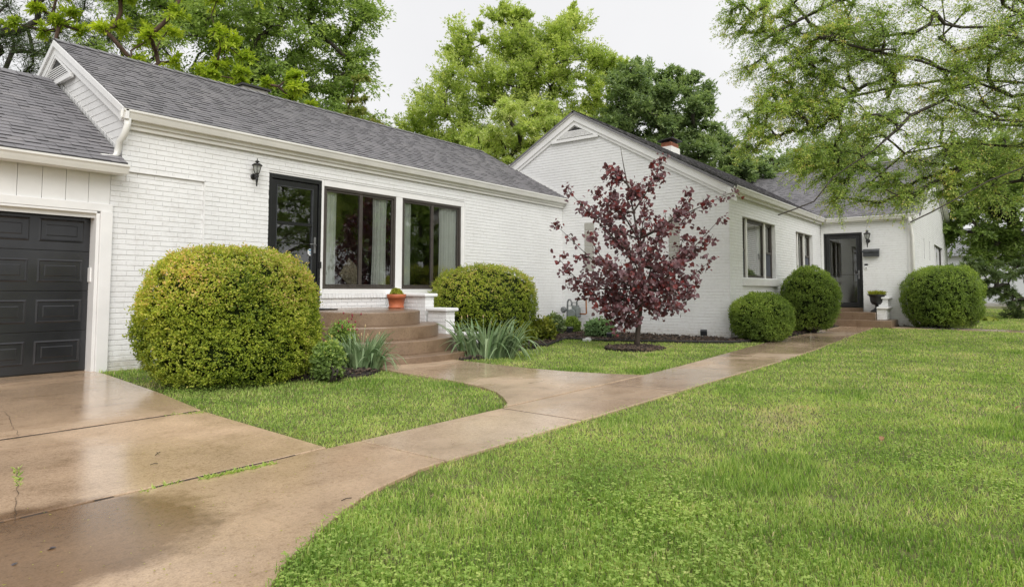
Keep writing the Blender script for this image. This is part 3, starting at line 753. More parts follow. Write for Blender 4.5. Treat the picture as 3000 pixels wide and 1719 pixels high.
# row of upright sill bricks and the courses below the windows
wS = MB(); wS.box(-7.165,-3.66,.012,.10,.60,.942); wS = wS.build('wall', M['white_mortar'], house); wS['label'] = 'low white brick apron under the picture windows'
x = -7.16
while x < -3.68:
    mb = MB(); mb.box(x,x+.062,-.035,.02,.868,.942); mb.build('sill_brick', M['white_painted_brick'], wS, .004); x += .0677
for k, (zz) in enumerate((.80,.7325,.665)):
    x = -7.16-(k % 2)*.1
    while x < -3.68:
        a, b = max(x,-7.16), min(x+.208,-3.67)
        if b-a > .03:
            mb = MB(); mb.box(a,b-.0045,-.004,.02,zz,zz+.0605); mb.build('brick', M['white_painted_brick'], wS, .003)
        x += .2125
def picture_window(x0, x1, z0, z1, label):
    wn = MB(); ring(wn, x0, x1, z0, z1, .045, .03, .10); wn = wn.build('window', M['bronze_frame'], house, .004); wn['label'] = label
    f2 = MB(); ring(f2, x0+.05, x1-.05, z0+.05, z1-.05, .028, .05, .09); f2.build('sash_frame', M['bronze_frame'], wn, .003)
    xm = (x0+x1)/2; mb = MB(); mb.box(xm-.032,xm+.032,.042,.095,z0+.05,z1-.05); mb.build('mullion', M['bronze_frame'], wn, .003)
    for a, b in ((x0+.07,xm-.03),(xm+.03,x1-.07)): pane('pane', wn, [(a,.068,z0+.07),(b,.068,z0+.07),(b,.068,z1-.07),(a,.068,z1-.07)])
picture_window(-7.11,-5.532,1.024,2.735,'bronze framed picture window next to the door')
picture_window(-5.373,-3.754,1.024,2.735,'bronze framed picture window near the gable wing')
# storm door
def storm_door(org, ud, nr, w_, z0, z1, rails, label, handle_side=1, dark='black_paint'):
    o = np.array(org, float); ud = np.array(ud, float); nr = np.array(nr, float); up = np.array((0,0,1.))
    def bx(mb, a, b, c, d, n0, n1): mb.obox(o+ud*(a+b)/2+up*(c+d)/2+nr*(n0+n1)/2, ud*(b-a)/2, nr*(n1-n0)/2, up*(d-c)/2)
    dr = MB(); bx(dr,0,.055,z0,z1,-.06,.02); bx(dr,w_-.055,w_,z0,z1,-.06,.02); bx(dr,.055,w_-.055,z1-.07,z1,-.06,.02)
    dr = dr.build('door', M[dark], house, .004); dr['label'] = label
    lf = MB(); a, b = .065, w_-.065; c, d = z0+.02, z1-.08; s = .085
    bx(lf,a,a+s,c,d,-.045,0); bx(lf,b-s,b,c,d,-.045,0); bx(lf,a+s,b-s,d-s,d,-.045,0); bx(lf,a+s,b-s,c,c+.14,-.045,0)
    lf.build('door_leaf', M[dark], dr, .005)
    bd = MB(); q = .014
    for (e, f_, g_, h_) in ((a+s,a+s+q,c+.14,d-s),(b-s-q,b-s,c+.14,d-s),(a+s+q,b-s-q,d-s-q,d-s)): bx(bd,e,f_,g_,h_,-.03,.004)
    bd.build('glazing_bead', M['gunmetal_box'], dr)
    for zr, hh in rails:
        mb = MB(); bx(mb,a+s,b-s,zr-hh/2,zr+hh/2,-.04,-.004); mb.build('rail', M[dark], dr)
    P = [o+ud*x_+up*z_-nr*.03 for x_, z_ in ((a+s,c+.14),(b-s,c+.14),(b-s,d-s),(a+s,d-s))]
    pane('pane', dr, P)
    hx = (b-s*.5) if handle_side > 0 else a+s*.5; hz = z0+1.0
    hd = MB(); bx(hd,hx-.018,hx+.018,hz-.13,hz+.13,0,.008)
    hd.tube([o+ud*hx+up*hz+nr*.01, o+ud*hx+up*hz+nr*.05, o+ud*(hx-.05*handle_side)+up*(hz+.012)+nr*.055, o+ud*(hx-.12*handle_side)+up*(hz+.008)+nr*.055], .008, 8)
    hd.build('handle', M['flashing'], dr)
    return dr, bx
dA, bxA = storm_door((-8.13,.03,0), (1,0,0), (0,-1,0), .962, .735, 2.812, ((2.06,.05),(1.75,.012)), 'black storm door with glass beside the picture windows')
mb = MB(); mb.lathe((0,0,0), [(.001,0),(.062,0),(.062,.003),(.001,.003)], 8, sm=False, a0=math.pi/8)
st = mb.build('security_sticker', M['white_plastic'], dA); st.matrix_parent_inverse = Matrix.Identity(4)
st.matrix_world = Matrix.Translation((-7.33,.054,1.62)) @ Matrix.Rotation(math.pi/2, 4, 'X')
mb = MB(); mb.box(-.040,.040,.02,.045,.003,.005); mb.box(-.032,.032,-.012,-.004,.003,.005); mb.box(-.030,.030,-.026,-.020,.003,.005)
s2 = mb.build('sticker_band', M['sticker_blue'], dA); s2.matrix_parent_inverse = Matrix.Identity(4); s2.matrix_world = st.matrix_world
mb = MB(); mb.box(-7.20,-7.165,-.02,.03,1.36,1.47); mb.build('lock_case', M['black_iron'], dA, .008)
# black entry door in the far wing
dD, _ = storm_door((LC+.03,-4.336,0), (0,-1,0), (-1,0,0), 1.064, .50, 2.772, ((1.5,.010),), 'black storm door at the top of the far steps')

# ---- three-part windows of the wing (wall y = -DD)
def triple(x0, x1, z0, z1, fr, label, split, mid_blind):
    y = -DD
    wn = MB(); ring(wn, x0, x1, z0, z1, .04, y+.09, y+.17); wn = wn.build('window', M['bronze_frame'], house, .004); wn['label'] = label
    for t in fr:
        xm = x0+(x1-x0)*t; mb = MB(); mb.box(xm-.045,xm+.045,y+.065,y+.16,z0+.002,z1-.002); mb.build('mullion', M['gutter_paint'], wn, .004)
    ed = [x0]+[x0+(x1-x0)*t for t in fr]+[x1]
    for i in range(3):
        a, b = ed[i]+.045, ed[i+1]-.045
        mb = MB(); ring(mb, a, b, z0+.04, z1-.04, .035, y+.10, y+.15); mb.build('sash_frame', M['bronze_frame'], wn)
        pane('pane', wn, [(a,y+.13,z0+.05),(b,y+.13,z0+.05),(b,y+.13,z1-.05),(a,y+.13,z1-.05)])
        if i != 1 and split:
            zm = z0+(z1-z0)*.47; mb = MB(); mb.box(a,b,y+.095,y+.145,zm-.025,zm+.025); mb.build('meeting_rail', M['bronze_frame'], wn)
            mb = MB(); mb.quad([(a+.02,y+.112,z0+.06),(b-.02,y+.112,z0+.06),(b-.02,y+.112,zm-.025),(a+.02,y+.112,zm-.025)]); mb.build('insect_screen', M['screen_mesh'], wn)
        if mid_blind and i == 1:
            for k in range(26):
                z = z0+.08+(z1-z0-.16)*k/26; mb = MB(); mb.obox(((a+b)/2,y+.24,z), ((b-a)/2,0,0), (0,.018,.012), (0,-.001,.0015)); mb.build('blind_slat', M['blind_white'], wn)
    jb = MB(); jb.box(x0-.004,x0,y+.0,y+.17,z0,z1); jb.box(x1,x1+.004,y,y+.17,z0,z1); jb.box(x0,x1,y,y+.17,z1,z1+.004); jb.build('reveal', M['white_mortar'], wn)
triple(.827,3.313,1.292,2.665,(.19,.74),'three-part window with blind near the gable corner', True, True)
mb = MB(); mb.box(.80,3.42,-DD-.06,-DD+.16,1.12,1.29); mb.build('window_sill', M['white_trim'], house, .006)
triple(5.248,7.116,1.45,2.655,(.24,.62),'narrower three-part window beside the round bush', True, False)
mb = MB(); mb.box(5.2,7.17,-DD-.06,-DD+.16,1.30,1.448); mb.build('window_sill', M['white_trim'], house, .006)
for x0, x1 in ((.9,1.28),(2.72,3.28)):
    mb = MB(); pts = []
    n = 24
    for i in range(n): 
        xa = x0+(x1-x0)*i/n; xb = x0+(x1-x0)*(i+1)/n
        mb.quad([(xa,-DD+.30+.02*math.sin(i*1.9),1.35),(xb,-DD+.30+.02*math.sin((i+1)*1.9),1.35),(xb,-DD+.30+.02*math.sin((i+1)*1.9),2.63),(xa,-DD+.30+.02*math.sin(i*1.9),2.63)])
    tag(mb.build('curtain', M['curtain_cloth']), 'white curtain in the %s light of the corner window' % ('left' if x0 < 2 else 'right'), 'curtain')
# ---- slit windows and bay of the far gable wall
for h_, lb in zip(EW, ('first slit window', 'second slit window', 'wide window at the far end of the house')):
    y = -D2; wn = MB(); ring(wn, h_[0], h_[1], h_[2], h_[3], .035, y+.07, y+.13); wn = wn.build('window', M['bronze_frame'], house)
    pane('pane', wn, [(h_[0],y+.10,h_[2]),(h_[1],y+.10,h_[2]),(h_[1],y+.10,h_[3]),(h_[0],y+.10,h_[3])])
    if h_[1]-h_[0] > 1:
        mb = MB(); mb.box(16.0,16.1,y+.06,y+.13,h_[2],h_[3]); mb.build('mullion', M['white_trim'], wn)
    jb = MB(); jb.box(h_[1],h_[1]+.005,y,y+.14,h_[2],h_[3]); jb.box(h_[0],h_[1],y,y+.14,h_[3],h_[3]+.005); jb.build('reveal', M['white_mortar'], wn)
# ---- glass block strips in the gable wall: each block its own piece
for (a, b, c, d), lb in zip(GB, ('left glass block strip in the gable wall', 'right glass block strip in the gable wall')):
    fr = MB(); fr.box(.02,.06,-b,-a,c,d); fr = fr.build('window', M['kerb'], house); fr['label'] = lb
    n = 6; hh = (d-c)/n
    for k in range(n):
        mb = MB(); mb.box(-.004,.05,-b+.006,-a-.006,c+k*hh+.006,c+(k+1)*hh-.006); mb.build('glass_block', M['glass_block'], fr, .012)
# ---- foundation vent
fv = MB(); fv.box(.03,.05,-VENT[1],-VENT[0],VENT[2],VENT[3]); fv = fv.build('foundation_vent', M['dark_matte'], house)
n = 13
for k in range(n):
    y = -VENT[0]-(VENT[1]-VENT[0])*(k+.5)/n; mb = MB(); mb.box(-.004,.02,y-.0075,y+.0075,VENT[2],VENT[3]); mb.build('bar', M['white_trim'], fv)
mb = MB(); mb.box(-.03,.03,-VENT[1]-.02,-VENT[0]+.02,VENT[2]-.05,VENT[2]-.002); mb.build('vent_sill', M['white_painted_brick'], fv, .006)

# ---- garage front
GXR = -10.30
mb = MB(); mb.quad([(-16,.05,1.9),(GXR,.05,1.9),(GXR,.05,2.5),(-16,.05,2.5)]); wg = mb.build('wall', M['white_mortar'], house); wg['label'] = 'white boarded band above the garage door'
x = GXR-.012
while x > -14.5:
    mb = MB(); mb.box(x-.239,x-.002,.028,.05,2.085,2.47); mb.build('siding_board', M['white_trim'], wg, .0012); x -= .242
mb = MB(); mb.box(-16,GXR+.015,-.01,.06,1.985,2.082); mb.build('door_header', M['white_trim'], house, .005)
mb = MB(); mb.box(GXR-.125,GXR+.012,-.03,.06,-.02,1.983); mb.box(GXR-.165,GXR-.127,-.005,.26,-.02,1.983); mb.box(-16,GXR-.127,-.005,.26,1.955,1.983); mb.build('door_jamb', M['white_trim'], house, .005)
gd = MB(); gd.box(-15.2,GXR-.165,.20,.23,.0,1.955); gd = gd.build('garage_door', M['door_charcoal'], house); gd['label'] = 'dark grey panelled garage door'
pw, ph = .50, .489
for r in range(4):
    z0 = .012+r*ph
    mb = MB(); mb.box(-15.2,GXR-.167,.178,.199,z0+.003,z0+ph-.004); mb.build('door_section', M['door_charcoal'], gd, .003)
    for k in range(8):
        x1 = GXR-.235-k*.565; x0 = x1-.475
        if x0 < -15: break
        mb = MB(); z1, z2 = z0+.105, z0+ph-.105
        # raised moulding ring and raised field
        v = []; 
        for ins, dep in ((0,.178),(.018,.168),(.034,.184),(.06,.186),(.082,.172)):
            v += [(x0+ins,dep,z1+ins),(x1-ins,dep,z1+ins),(x1-ins,dep,z2-ins),(x0+ins,dep,z2-ins)]
        f = []
        for q in range(4):
            for j in range(4): f.append((q*4+j, q*4+(j+1)%4, (q+1)*4+(j+1)%4, (q+1)*4+j))
        f.append((16,17,18,19)); mb.add([(a,b-.0005,c) for a, b, c in v], f); mb.build('panel', M['door_charcoal'], gd)
mb = MB(); mb.box(GXR-.178,GXR-.150,.10,.20,1.10,1.28); mb.build('door_latch', M['white_trim'], house, .006)

# ---- rooms behind the glass
rm = MB(); rm.quad([(-10.1,.12,.72),(-10.1,5.2,.72),(-.2,5.2,.72),(-.2,.12,.72)]); rm.build('room_floor', M['room_floor'], house)
rm = MB(); rm.quad([(-10.1,.12,2.92),(-.2,.12,2.92),(-.2,5.2,2.92),(-10.1,5.2,2.92)]); rm.build('room_ceiling', M['room_ceiling'], house)
rm = MB(); rm.quad([(-10.1,5.2,.72),(-10.1,5.2,2.92),(-.2,5.2,2.92),(-.2,5.2,.72)]); rm.quad([(-.2,.12,.72),(-.2,5.2,.72),(-.2,5.2,2.92),(-.2,.12,2.92)]); rm.quad([(-8.6,.12,.72),(-8.6,.12,2.92),(-8.6,5.2,2.92),(-8.6,5.2,.72)])
rm.box(-7.3,-6.9,3.2,3.5,.73,2.91); rm.build('room_wall', M['room_wall'], house)
rm = MB(); rm.quad([(.1,-3.3,.6),(8,-3.3,.6),(8,-3.3,3),(.1,-3.3,3)]); rm.quad([(.1,-4.1,.9),(8,-4.1,.9),(8,-3.3,.9),(.1,-3.3,.9)]); rm.quad([(.1,-4.1,3.),(8,-4.1,3.),(8,-3.3,3.),(.1,-3.3,3.)])
rm.quad([(10.5,-6.6,.4),(10.5,-4,.4),(10.5,-4,3),(10.5,-6.6,3)]); rm.quad([(8.2,-4.28,.4),(10.5,-4.28,.4),(10.5,-4.28,3),(8.2,-4.28,3)]); rm.quad([(8.2,-6.6,.48),(10.5,-6.6,.48),(10.5,-4,.48),(8.2,-4,.48)]); rm.quad([(8.2,-6.6,2.95),(10.5,-6.6,2.95),(10.5,-4,2.95),(8.2,-4,2.95)]); rm.quad([(8.2,-5.6,.4),(10.5,-5.6,.4),(10.5,-5.6,3),(8.2,-5.6,3)])
rm.quad([(10.9,-6.0,1),(20,-6.0,1),(20,-6.0,3),(10.9,-6.0,3)])
rm.build('room_wall', M['room_wall'], house)
def curtain(x0, x1, y, z0, z1, waist, label):
    mb = MB(); n, m_ = 40, 10; V = []
    for j in range(m_+1):
        t = j/m_; z = z1+(z0-z1)*t; k = 1-waist*math.sin(min(1, t*1.1)*math.pi)*.5
        for i in range(n+1):
            s_ = i/n; V.append((x0+(x1-x0)*(.5+(s_-.5)*k), y+.028*math.sin(s_*n*.9+t)+.01*math.sin(s_*17), z))
    mb.add(V, [(j*(n+1)+i, j*(n+1)+i+1, (j+1)*(n+1)+i+1, (j+1)*(n+1)+i) for j in range(m_) for i in range(n)], 0, True)
    tag(mb.build('curtain', M['curtain_cloth']), label, 'curtain')
curtain(-7.06,-6.80,.15,.9,2.80,.1,'pale curtain at the door side of the first picture window')
curtain(-5.98,-5.68,.15,.9,2.80,.25,'pale tied curtain inside the first picture window, right half')
curtain(-5.36,-5.08,.15,.9,2.80,.1,'pale curtain at the left edge of the second picture window')
curtain(-4.28,-3.80,.15,.9,2.80,.25,'wide pale curtain in the right half of the second picture window')
sf = thing('sofa', 'dark sofa back seen through the first picture window', 'sofa', (-6.2,.9,.72))
mb = MB(); mb.box(-6.95,-5.5,.62,.85,.74,1.28); mb.build('backrest', M['sofa_cloth'], sf, .05)
mb = MB(); mb.box(-6.95,-5.5,.86,1.5,.74,1.05); mb.build('seat', M['sofa_cloth'], sf, .05)
for x, a, mt_, lb in ((-6.12,.5,'cushion_cloth','patterned cushion on the sofa behind the first picture window'),(-6.85,-.5,'old_brick','rust coloured cushion at the door end of the sofa')):
    mb = MB(); n = 12; V = []
    for j in range(n+1):
        for i in range(n+1):
            u_, v_ = i/n*2-1, j/n*2-1; tk = .07*math.sqrt(max(0,(1-u_**4)*(1-v_**4))); V.append((u_*.22, -tk, v_*.22))
    V2 = [(p[0], -p[1], p[2]) for p in V]; fs = [(j*(n+1)+i, j*(n+1)+i+1, (j+1)*(n+1)+i+1, (j+1)*(n+1)+i) for j in range(n) for i in range(n)]
    mb.add(V, fs, 0, True); mb.add(V2, [f[::-1] for f in fs], 0, True)
    o = mb.build('cushion', M[mt_]); o.location = (x,.56,1.29); o.rotation_euler = (-.25,a*1.5,0); tag(o, lb, 'cushion')
lm = thing('ceiling_light', 'small lit orange downlight seen through the front storm door', 'light', (-6.9,1.75,2.92))
p_ = at_z(858, 567, 2.90)
lm.location = tuple(p_)
mb = MB(); mb.lathe((p_[0],p_[1],2.895), [(.075,0),(.095,0),(.095,.022),(.075,.022)], 20); mb.build('trim_ring', M['white_trim'], lm)
mb = MB(); mb.lathe((p_[0],p_[1],2.899), [(.074,0),(.074,.004)], 20); mb.build('lens', M['lit_downlight'], lm)

# ================================================================== STEPS
def arc_poly(c, r, xr, xl, n=40):
    """front of a round step: circle cut by the two side lines and the house wall"""
    P = []
    for i in range(n+1):
        a = math.pi*(1+i/n); x, y = c[0]+r*math.cos(a), c[1]+r*math.sin(a)
        P.append((min(max(x,xl),xr), y))
    P = [P[0]]+[p for p, q in zip(P[1:], P[:-1]) if abs(p[0]-q[0])+abs(p[1]-q[1]) > 1e-4]
    return [(P[0][0],-.012)]+P+[(P[-1][0],-.012)]
stp = thing('entrance_steps', 'half-round brown concrete steps below the picture windows', 'steps', (-6.9,-1.4,0))
sc_ = (-6.9,-.74); XR_ = -5.76
for r, z0, z1, xr in ((1.79,-.1,.095,-5.3), (1.50,.09,.285,-5.76), (1.22,.28,.475,XR_), (.92,.47,.675,XR_)):
    mb = MB(); poly = arc_poly(sc_, r, xr, -8.45)
    if z1 > .6:                                  # landing falls slightly away from the house
        n = len(poly); v = [(p[0],p[1],z0) for p in poly]+[(p[0],p[1],.675+.03*(p[1]+1.66)/1.66) for p in poly]
        mb.add(v, [tuple(range(n-1,-1,-1)), tuple(range(n,2*n))]+[(i,(i+1)%n,n+(i+1)%n,n+i) for i in range(n)])
    else: mb.prism(poly, z0, z1)
    mb.build('landing' if z1 > .6 else 'step', M['concrete_steps'], stp, .014)
# side piers with caps, brick by brick
def pier(parent, x0, x1, y0, y1, z0, z1, cap=True, capmat='white_painted_brick'):
    w_ = MB(); w_.box(x0+.008,x1-.008,y0+.008,y1-.002,z0,z1); w_ = w_.build('pier_wall', M['white_mortar'], parent)
    k = 0; z = z0
    while z < z1-.02:
        h = min(CH, z1-z)-.008
        a = y0+(k % 2)*.1-.1
        while a < y1-.01:
            s, e = max(a,y0), min(a+.208,y1)
            if e-s > .03:
                mb = MB(); mb.box(x0,x1,s,e-.004,z+.004,z+h); mb.build('brick', M['white_painted_brick'], w_, .003)
            a += .2125
        z += CH; k += 1
    if cap:
        mb = MB(); mb.box(x0-.05,x1+.05,y0-.05,y1,z1,z1+.055); mb.build('cap', M[capmat], w_, .016)
pier(stp, -5.755,-5.545,-1.00,-.015,.30,.895)
pier(stp, -5.755,-5.545,-1.50,-1.06,.20,.655)
pier(stp, -5.545,-5.33,-1.86,-1.56,-.02,.25)
st2 = thing('front_steps', 'two brown concrete steps at the far black door', 'steps', (LC-.5,-5,0))
mb = MB(); mb.box(LC-1.3,LC-.02,-6.28,-4.30,-.05,.19); mb.build('step', M['concrete_steps'], st2, .012)
mb = MB(); mb.box(LC-.98,LC-.02,-5.85,-4.30,.185,.40); mb.build('step', M['concrete_steps'], st2, .012)
mb = MB(); mb.box(LC-.10,LC+.03,-5.40,-4.33,.40,.50); mb.build('threshold', M['concrete_steps'], st2, .006)
pier(st2, LC-.82,LC-.02,-6.10,-5.86,.195,.50)
pier(st2, LC-.50,LC-.02,-6.10,-5.86,.56,.78)

# ================================================================== THINGS ON AND BY THE HOUSE
def lantern(base, nr, ud, scale, label, name='wall_lantern'):
    """base: point on the wall; nr outward"""
    b = np.array(base, float); nr = np.array(nr, float); s = scale
    t = thing(name, label, 'lantern', tuple(b), 'wall lanterns')
    c = b+nr*.13*s
    mb = MB(); ang = math.atan2(nr[1], nr[0])
    # round wall plate
    pts = [b+nr*.002, b+nr*.012*s, b+nr*.022*s]
    mb.tube(pts, [.06*s,.06*s,.04*s], 18); mb.build('wall_plate', M['black_iron'], t)
    mb = MB(); mb.tube([b+nr*.02*s, b+nr*.07*s+np.array((0,0,.0)), c+np.array((0,0,.01*s))], [.022*s,.018*s,.02*s], 10); mb.build('arm', M['black_iron'], t)
    mb = MB(); mb.lathe(tuple(c), [(.004*s,-.20*s),(.012*s,-.195*s),(.010*s,-.18*s),(.016*s,-.17*s),(.014*s,-.15*s),(.024*s,-.07*s),(.030*s,-.05*s),(.022*s,-.04*s),(.034*s,-.02*s),(.036*s,.01*s),(.028*s,.03*s),(.045*s,.045*s),(.045*s,.055*s)], 16); mb.build('stem', M['black_iron'], t)
    gl = MB(); gl.lathe(tuple(c), [(.044*s,.056*s),(.085*s,.20*s)], 6, sm=False); gl.build('glass_shade', M['lantern_glass'], t)
    fr = MB()
    for k in range(6):
        a = 2*math.pi*k/6; p0 = c+np.array((math.cos(a)*.047*s, math.sin(a)*.047*s, .055*s)); p1 = c+np.array((math.cos(a)*.089*s, math.sin(a)*.089*s, .203*s))
        fr.tube([p0,p1], .005*s, 6)
    fr.build('cage', M['black_iron'], t)
    mb = MB(); mb.lathe(tuple(c), [(.095*s,.20*s),(.097*s,.212*s),(.05*s,.245*s),(.022*s,.25*s),(.022*s,.265*s),(.045*s,.272*s),(.042*s,.285*s),(.018*s,.30*s),(.007*s,.31*s),(.010*s,.325*s),(.002*s,.345*s)], 16); mb.build('finial_cap', M['black_iron'], t)
    mb = MB(); mb.lathe(tuple(c), [(.012*s,.06*s),(.02*s,.10*s),(.018*s,.15*s),(.004*s,.17*s)], 10); mb.build('bulb', M['white_plastic'], t)
lp = at_y(742, 518, -.002)
lantern((lp[0],-.002,lp[2]), (0,-1,0), (1,0,0), .78, 'black wall lantern beside the storm door near the garage')
lp = at_x(2543, 706, LC-.003)
lantern((LC-.003,lp[1],lp[2]), (-1,0,0), (0,1,0), 1.0, 'black wall lantern above the mailbox at the far door')
# mailbox
a, b = at_x(2530, 733, LC), at_x(2577, 751, LC)
mbx = thing('mailbox', 'dark grey metal mailbox on the white wall beside the far door', 'mailbox', (LC,a[1],b[2]))
mb = MB(); mb.box(LC-.13,LC-.004,b[1],a[1],b[2],a[2]-.03); mb.build('box', M['gunmetal_box'], mbx, .008)
mb = MB(); mb.extrude([(LC-.004,b[1]-.01,a[2]+.03),(LC-.15,b[1]-.01,a[2]-.03),(LC-.15,b[1]-.01,a[2]-.075),(LC-.142,b[1]-.01,a[2]-.075),(LC-.142,b[1]-.01,a[2]-.035),(LC-.004,b[1]-.01,a[2]+.02)], (0,a[1]-b[1]+.02,0)); mb.build('lid', M['gunmetal_box'], mbx, .003)
mb = MB(); mb.box(LC-.158,LC-.151,(a[1]+b[1])/2-.05,(a[1]+b[1])/2+.05,a[2]-.078,a[2]-.06); mb.build('pull', M['black_iron'], mbx)
# doorbell
p = at_x(2538, 781, LC)
db = thing('doorbell', 'small white and black doorbell below the mailbox', 'doorbell', tuple(p))
mb = MB(); mb.box(LC-.028,LC-.003,p[1]-.045,p[1]+.045,p[2]-.085,p[2]+.03); mb.build('body', M['white_plastic'], db, .01)
mb = MB(); mb.box(LC-.030,LC-.003,p[1]-.045,p[1]+.045,p[2]+.032,p[2]+.085); mb.build('camera_cap', M['black_paint'], db, .008)
mb = MB(); mb.tube([(LC-.027,p[1],p[2]-.04),(LC-.033,p[1],p[2]-.04)], .018, 14); mb.build('button', M['flashing'], db)
# terracotta pot with a pale succulent on the landing
pp = at_y(1161, 903, -.55); px, py_ = pp[0], -.55; pz = .676+.03*(py_+1.66)/1.66+.001
pot = thing('flower_pot', 'terracotta pot with a pale green succulent on the round landing', 'pot', (px,py_,pz))
mb = MB(); mb.lathe((px,py_,pz), [(.128,0),(.136,.0),(.142,.022),(.130,.024),(.124,.03),(.148,.165),(.162,.165),(.166,.235),(.158,.24),(.15,.235),(.146,.2)], 28); mb.build('pot_body', M['terracotta'], pot)
mb = MB(); mb.lathe((px,py_,pz), [(.147,.198),(.147,.204)], 24); mb.build('potting_soil', M['soil'], pot)
# black urn
p = at_x(2570, 902, LC-.42); ux, uy, uz = LC-.42, p[1], .402
urn = thing('urn', 'black iron urn with bright green plants beside the far door', 'urn', (ux,uy,uz))
mb = MB(); prof = [(.17,0),(.175,.015),(.15,.05),(.10,.08),(.062,.11),(.05,.15),(.06,.17),(.05,.19),(.075,.205),(.13,.225),(.165,.28),(.18,.36),(.185,.43),(.21,.47),(.245,.485),(.25,.50),(.235,.505),(.21,.49),(.18,.46)]
mb.lathe((ux,uy,uz), [(r*1.0, z) for r, z in prof], 28); mb.build('bowl', M['black_iron'], urn)
mb = MB(); mb.lathe((ux,uy,uz), [(.19,.462),(.19,.468)], 20); mb.build('potting_soil', M['soil'], urn)
# doormat
mb = MB(); mb.prism([(-8.05,-.55),(-7.22,-.55),(-7.22,-.06),(-8.05,-.06)], .697, .712); tag(mb.build('doormat', M['rubber_mat'], None, .004), 'thin black doormat on the landing in front of the storm door', 'mat')
# gas meter
gm = thing('gas_meter', 'grey gas meter with bent grey and rusty pipes on the gable wall', 'meter', (-.2,-.25,0))
def MP(px_, py_, off): q = at_x(px_, py_, -off); return (-off, q[1], q[2])
mb = MB(); a, b = MP(1665,898,.25), MP(1696,931,.25)
mb.box(-.32,-.14,b[1],a[1],b[2],a[2]); mb.build('body', M['meter_grey'], gm, .035)
c_, d_ = MP(1694,899,.2), MP(1699,932,.2)
mb = MB(); mb.tube([(-.335,(a[1]+b[1])/2,(a[2]+b[2])/2-.03),(-.36,(a[1]+b[1])/2,(a[2]+b[2])/2-.03)], [.12,.10], 20); mb.build('diaphragm_cover', M['meter_grey'], gm)
e, f = MP(1667,897,.3), MP(1689,908,.3)
mb = MB(); mb.box(-.345,-.16,f[1],e[1],f[2]-.01,e[2]+.02); mb.build('index_box', M['meter_grey'], gm, .012)
mb = MB(); mb.box(-.349,-.346,(e[1]+f[1])/2+.005,e[1]-.015,f[2]+.005,e[2]+.005); mb.build('dial_plate', M['white_plastic'], gm)
def pipe(name, pix, off, r, mat): 
    mb = MB(); P = [np.array(MP(u_, v_, off)) for u_, v_ in pix]; mb.tube(P, r, 10); mb.build(name, M[mat], gm)
pipe('riser_pipe', [(1662,975),(1662,905),(1663,884),(1666,878),(1670,877),(1673,881),(1675,888),(1675,897)], .22, .020, 'pipe_grey')
pipe('outlet_pipe', [(1690,897),(1690,884),(1692,879),(1697,877),(1704,876)], .22, .020, 'pipe_grey')
pipe('rusty_pipe', [(1702,876),(1715,876),(1717,879),(1718,918),(1715,920),(1698,919)], .2, .018, 'rust_pipe')
pipe('tie_bar', [(1676,886),(1690,886)], .22, .01, 'pipe_grey')
mb = MB(); q = MP(1651,907,.26); mb.tube([(q[0]-.05,q[1],q[2]),(q[0]-.02,q[1],q[2]),(q[0]+.02,q[1],q[2]),(q[0]+.05,q[1],q[2])], [.05,.075,.075,.05], 16)
q2 = MP(1662,907,.24); mb.tube([q,q2], .03, 10); mb.build('regulator', M['pipe_grey'], gm)
# floodlights in the bed
def flood(u_, v_, label, yaw, sc=1.0):
    p = at_z(u_, v_, -.01); t = thing('flood_light', label, 'garden light', tuple(p), 'garden spotlights')
    x, y = p[0], p[1]
    mb = MB(); mb.tube([(x,y,-.05),(x,y,.06*sc)], .012, 8); mb.build('stake', M['black_iron'], t)
    c = np.array((x,y,.115*sc)); d = np.array((math.cos(yaw),math.sin(yaw),.5)); d /= np.linalg.norm(d); s_ = np.cross(d,(0,0,1)); s_ /= np.linalg.norm(s_); up_ = np.cross(s_,d)
    mb = MB(); mb.obox(c, d*.035*sc, s_*.07*sc, up_*.06*sc); mb.build('housing', M['gunmetal_box'], t, .01)
    mb = MB(); mb.obox(c+d*.037*sc, d*.002, s_*.06*sc, up_*.05*sc); mb.build('lens', M['glass_block'], t)
flood(2062, 991, 'black garden spotlight on the mulch near the house corner', .3)
flood(1785, 995, 'black garden spotlight at the right foot of the round sedum', .5, .8)
flood(1669, 981, 'black garden spotlight below the gas meter', 1.2)
p = at_z(1723, 996); x, y = p[0], p[1]
cp = thing('cleanout_cap', 'white plastic pipe cap in the grass before the round sedum', 'pipe cap', (x,y,0))
mb = MB(); mb.box(x-.085,x+.085,y-.085,y+.085,-.03,.03); mb.build('base', M['white_plastic'], cp, .01)
mb = MB(); mb.box(x-.04,x+.04,y-.04,y+.04,.03,.055); mb.build('plug', M['white_plastic'], cp, .006)

# ================================================================== PLANT BUILDERS
def vnoise(P, scale, seed):
    """smooth pseudo-noise in -1..1 from a few rotated waves"""
    r = np.random.default_rng(seed); s = np.zeros(len(P))
    for k in range(6):
        d = r.normal(size=P.shape[1]); d /= np.linalg.norm(d); s += np.sin(P@d*scale*(1+.35*k)+r.uniform(0,6.28))
    return s/3.2
def unit(a): return a/(np.linalg.norm(a, axis=1, keepdims=True)+1e-9)
def leaves(P, T, Nr, L, W, tint, fold=.25):
    """folded four-point leaves: base P, tip direction T, normal Nr"""
    T = unit(T); S = unit(np.cross(T, Nr)); Nn = np.cross(S, T); L = L[:,None]; W = W[:,None]
    v = np.empty((len(P),4,3)); mid = P+T*L*.45
    v[:,0] = P; v[:,1] = mid+S*W*.5+Nn*W*fold; v[:,2] = P+T*L; v[:,3] = mid-S*W*.5+Nn*W*fold
    k = np.arange(len(P))[:,None]*4
    F = np.concatenate([k+np.array([[0,2,1]]), k+np.array([[0,3,2]])], 0)
    return v.reshape(-1,3), F, np.repeat(tint, 4)
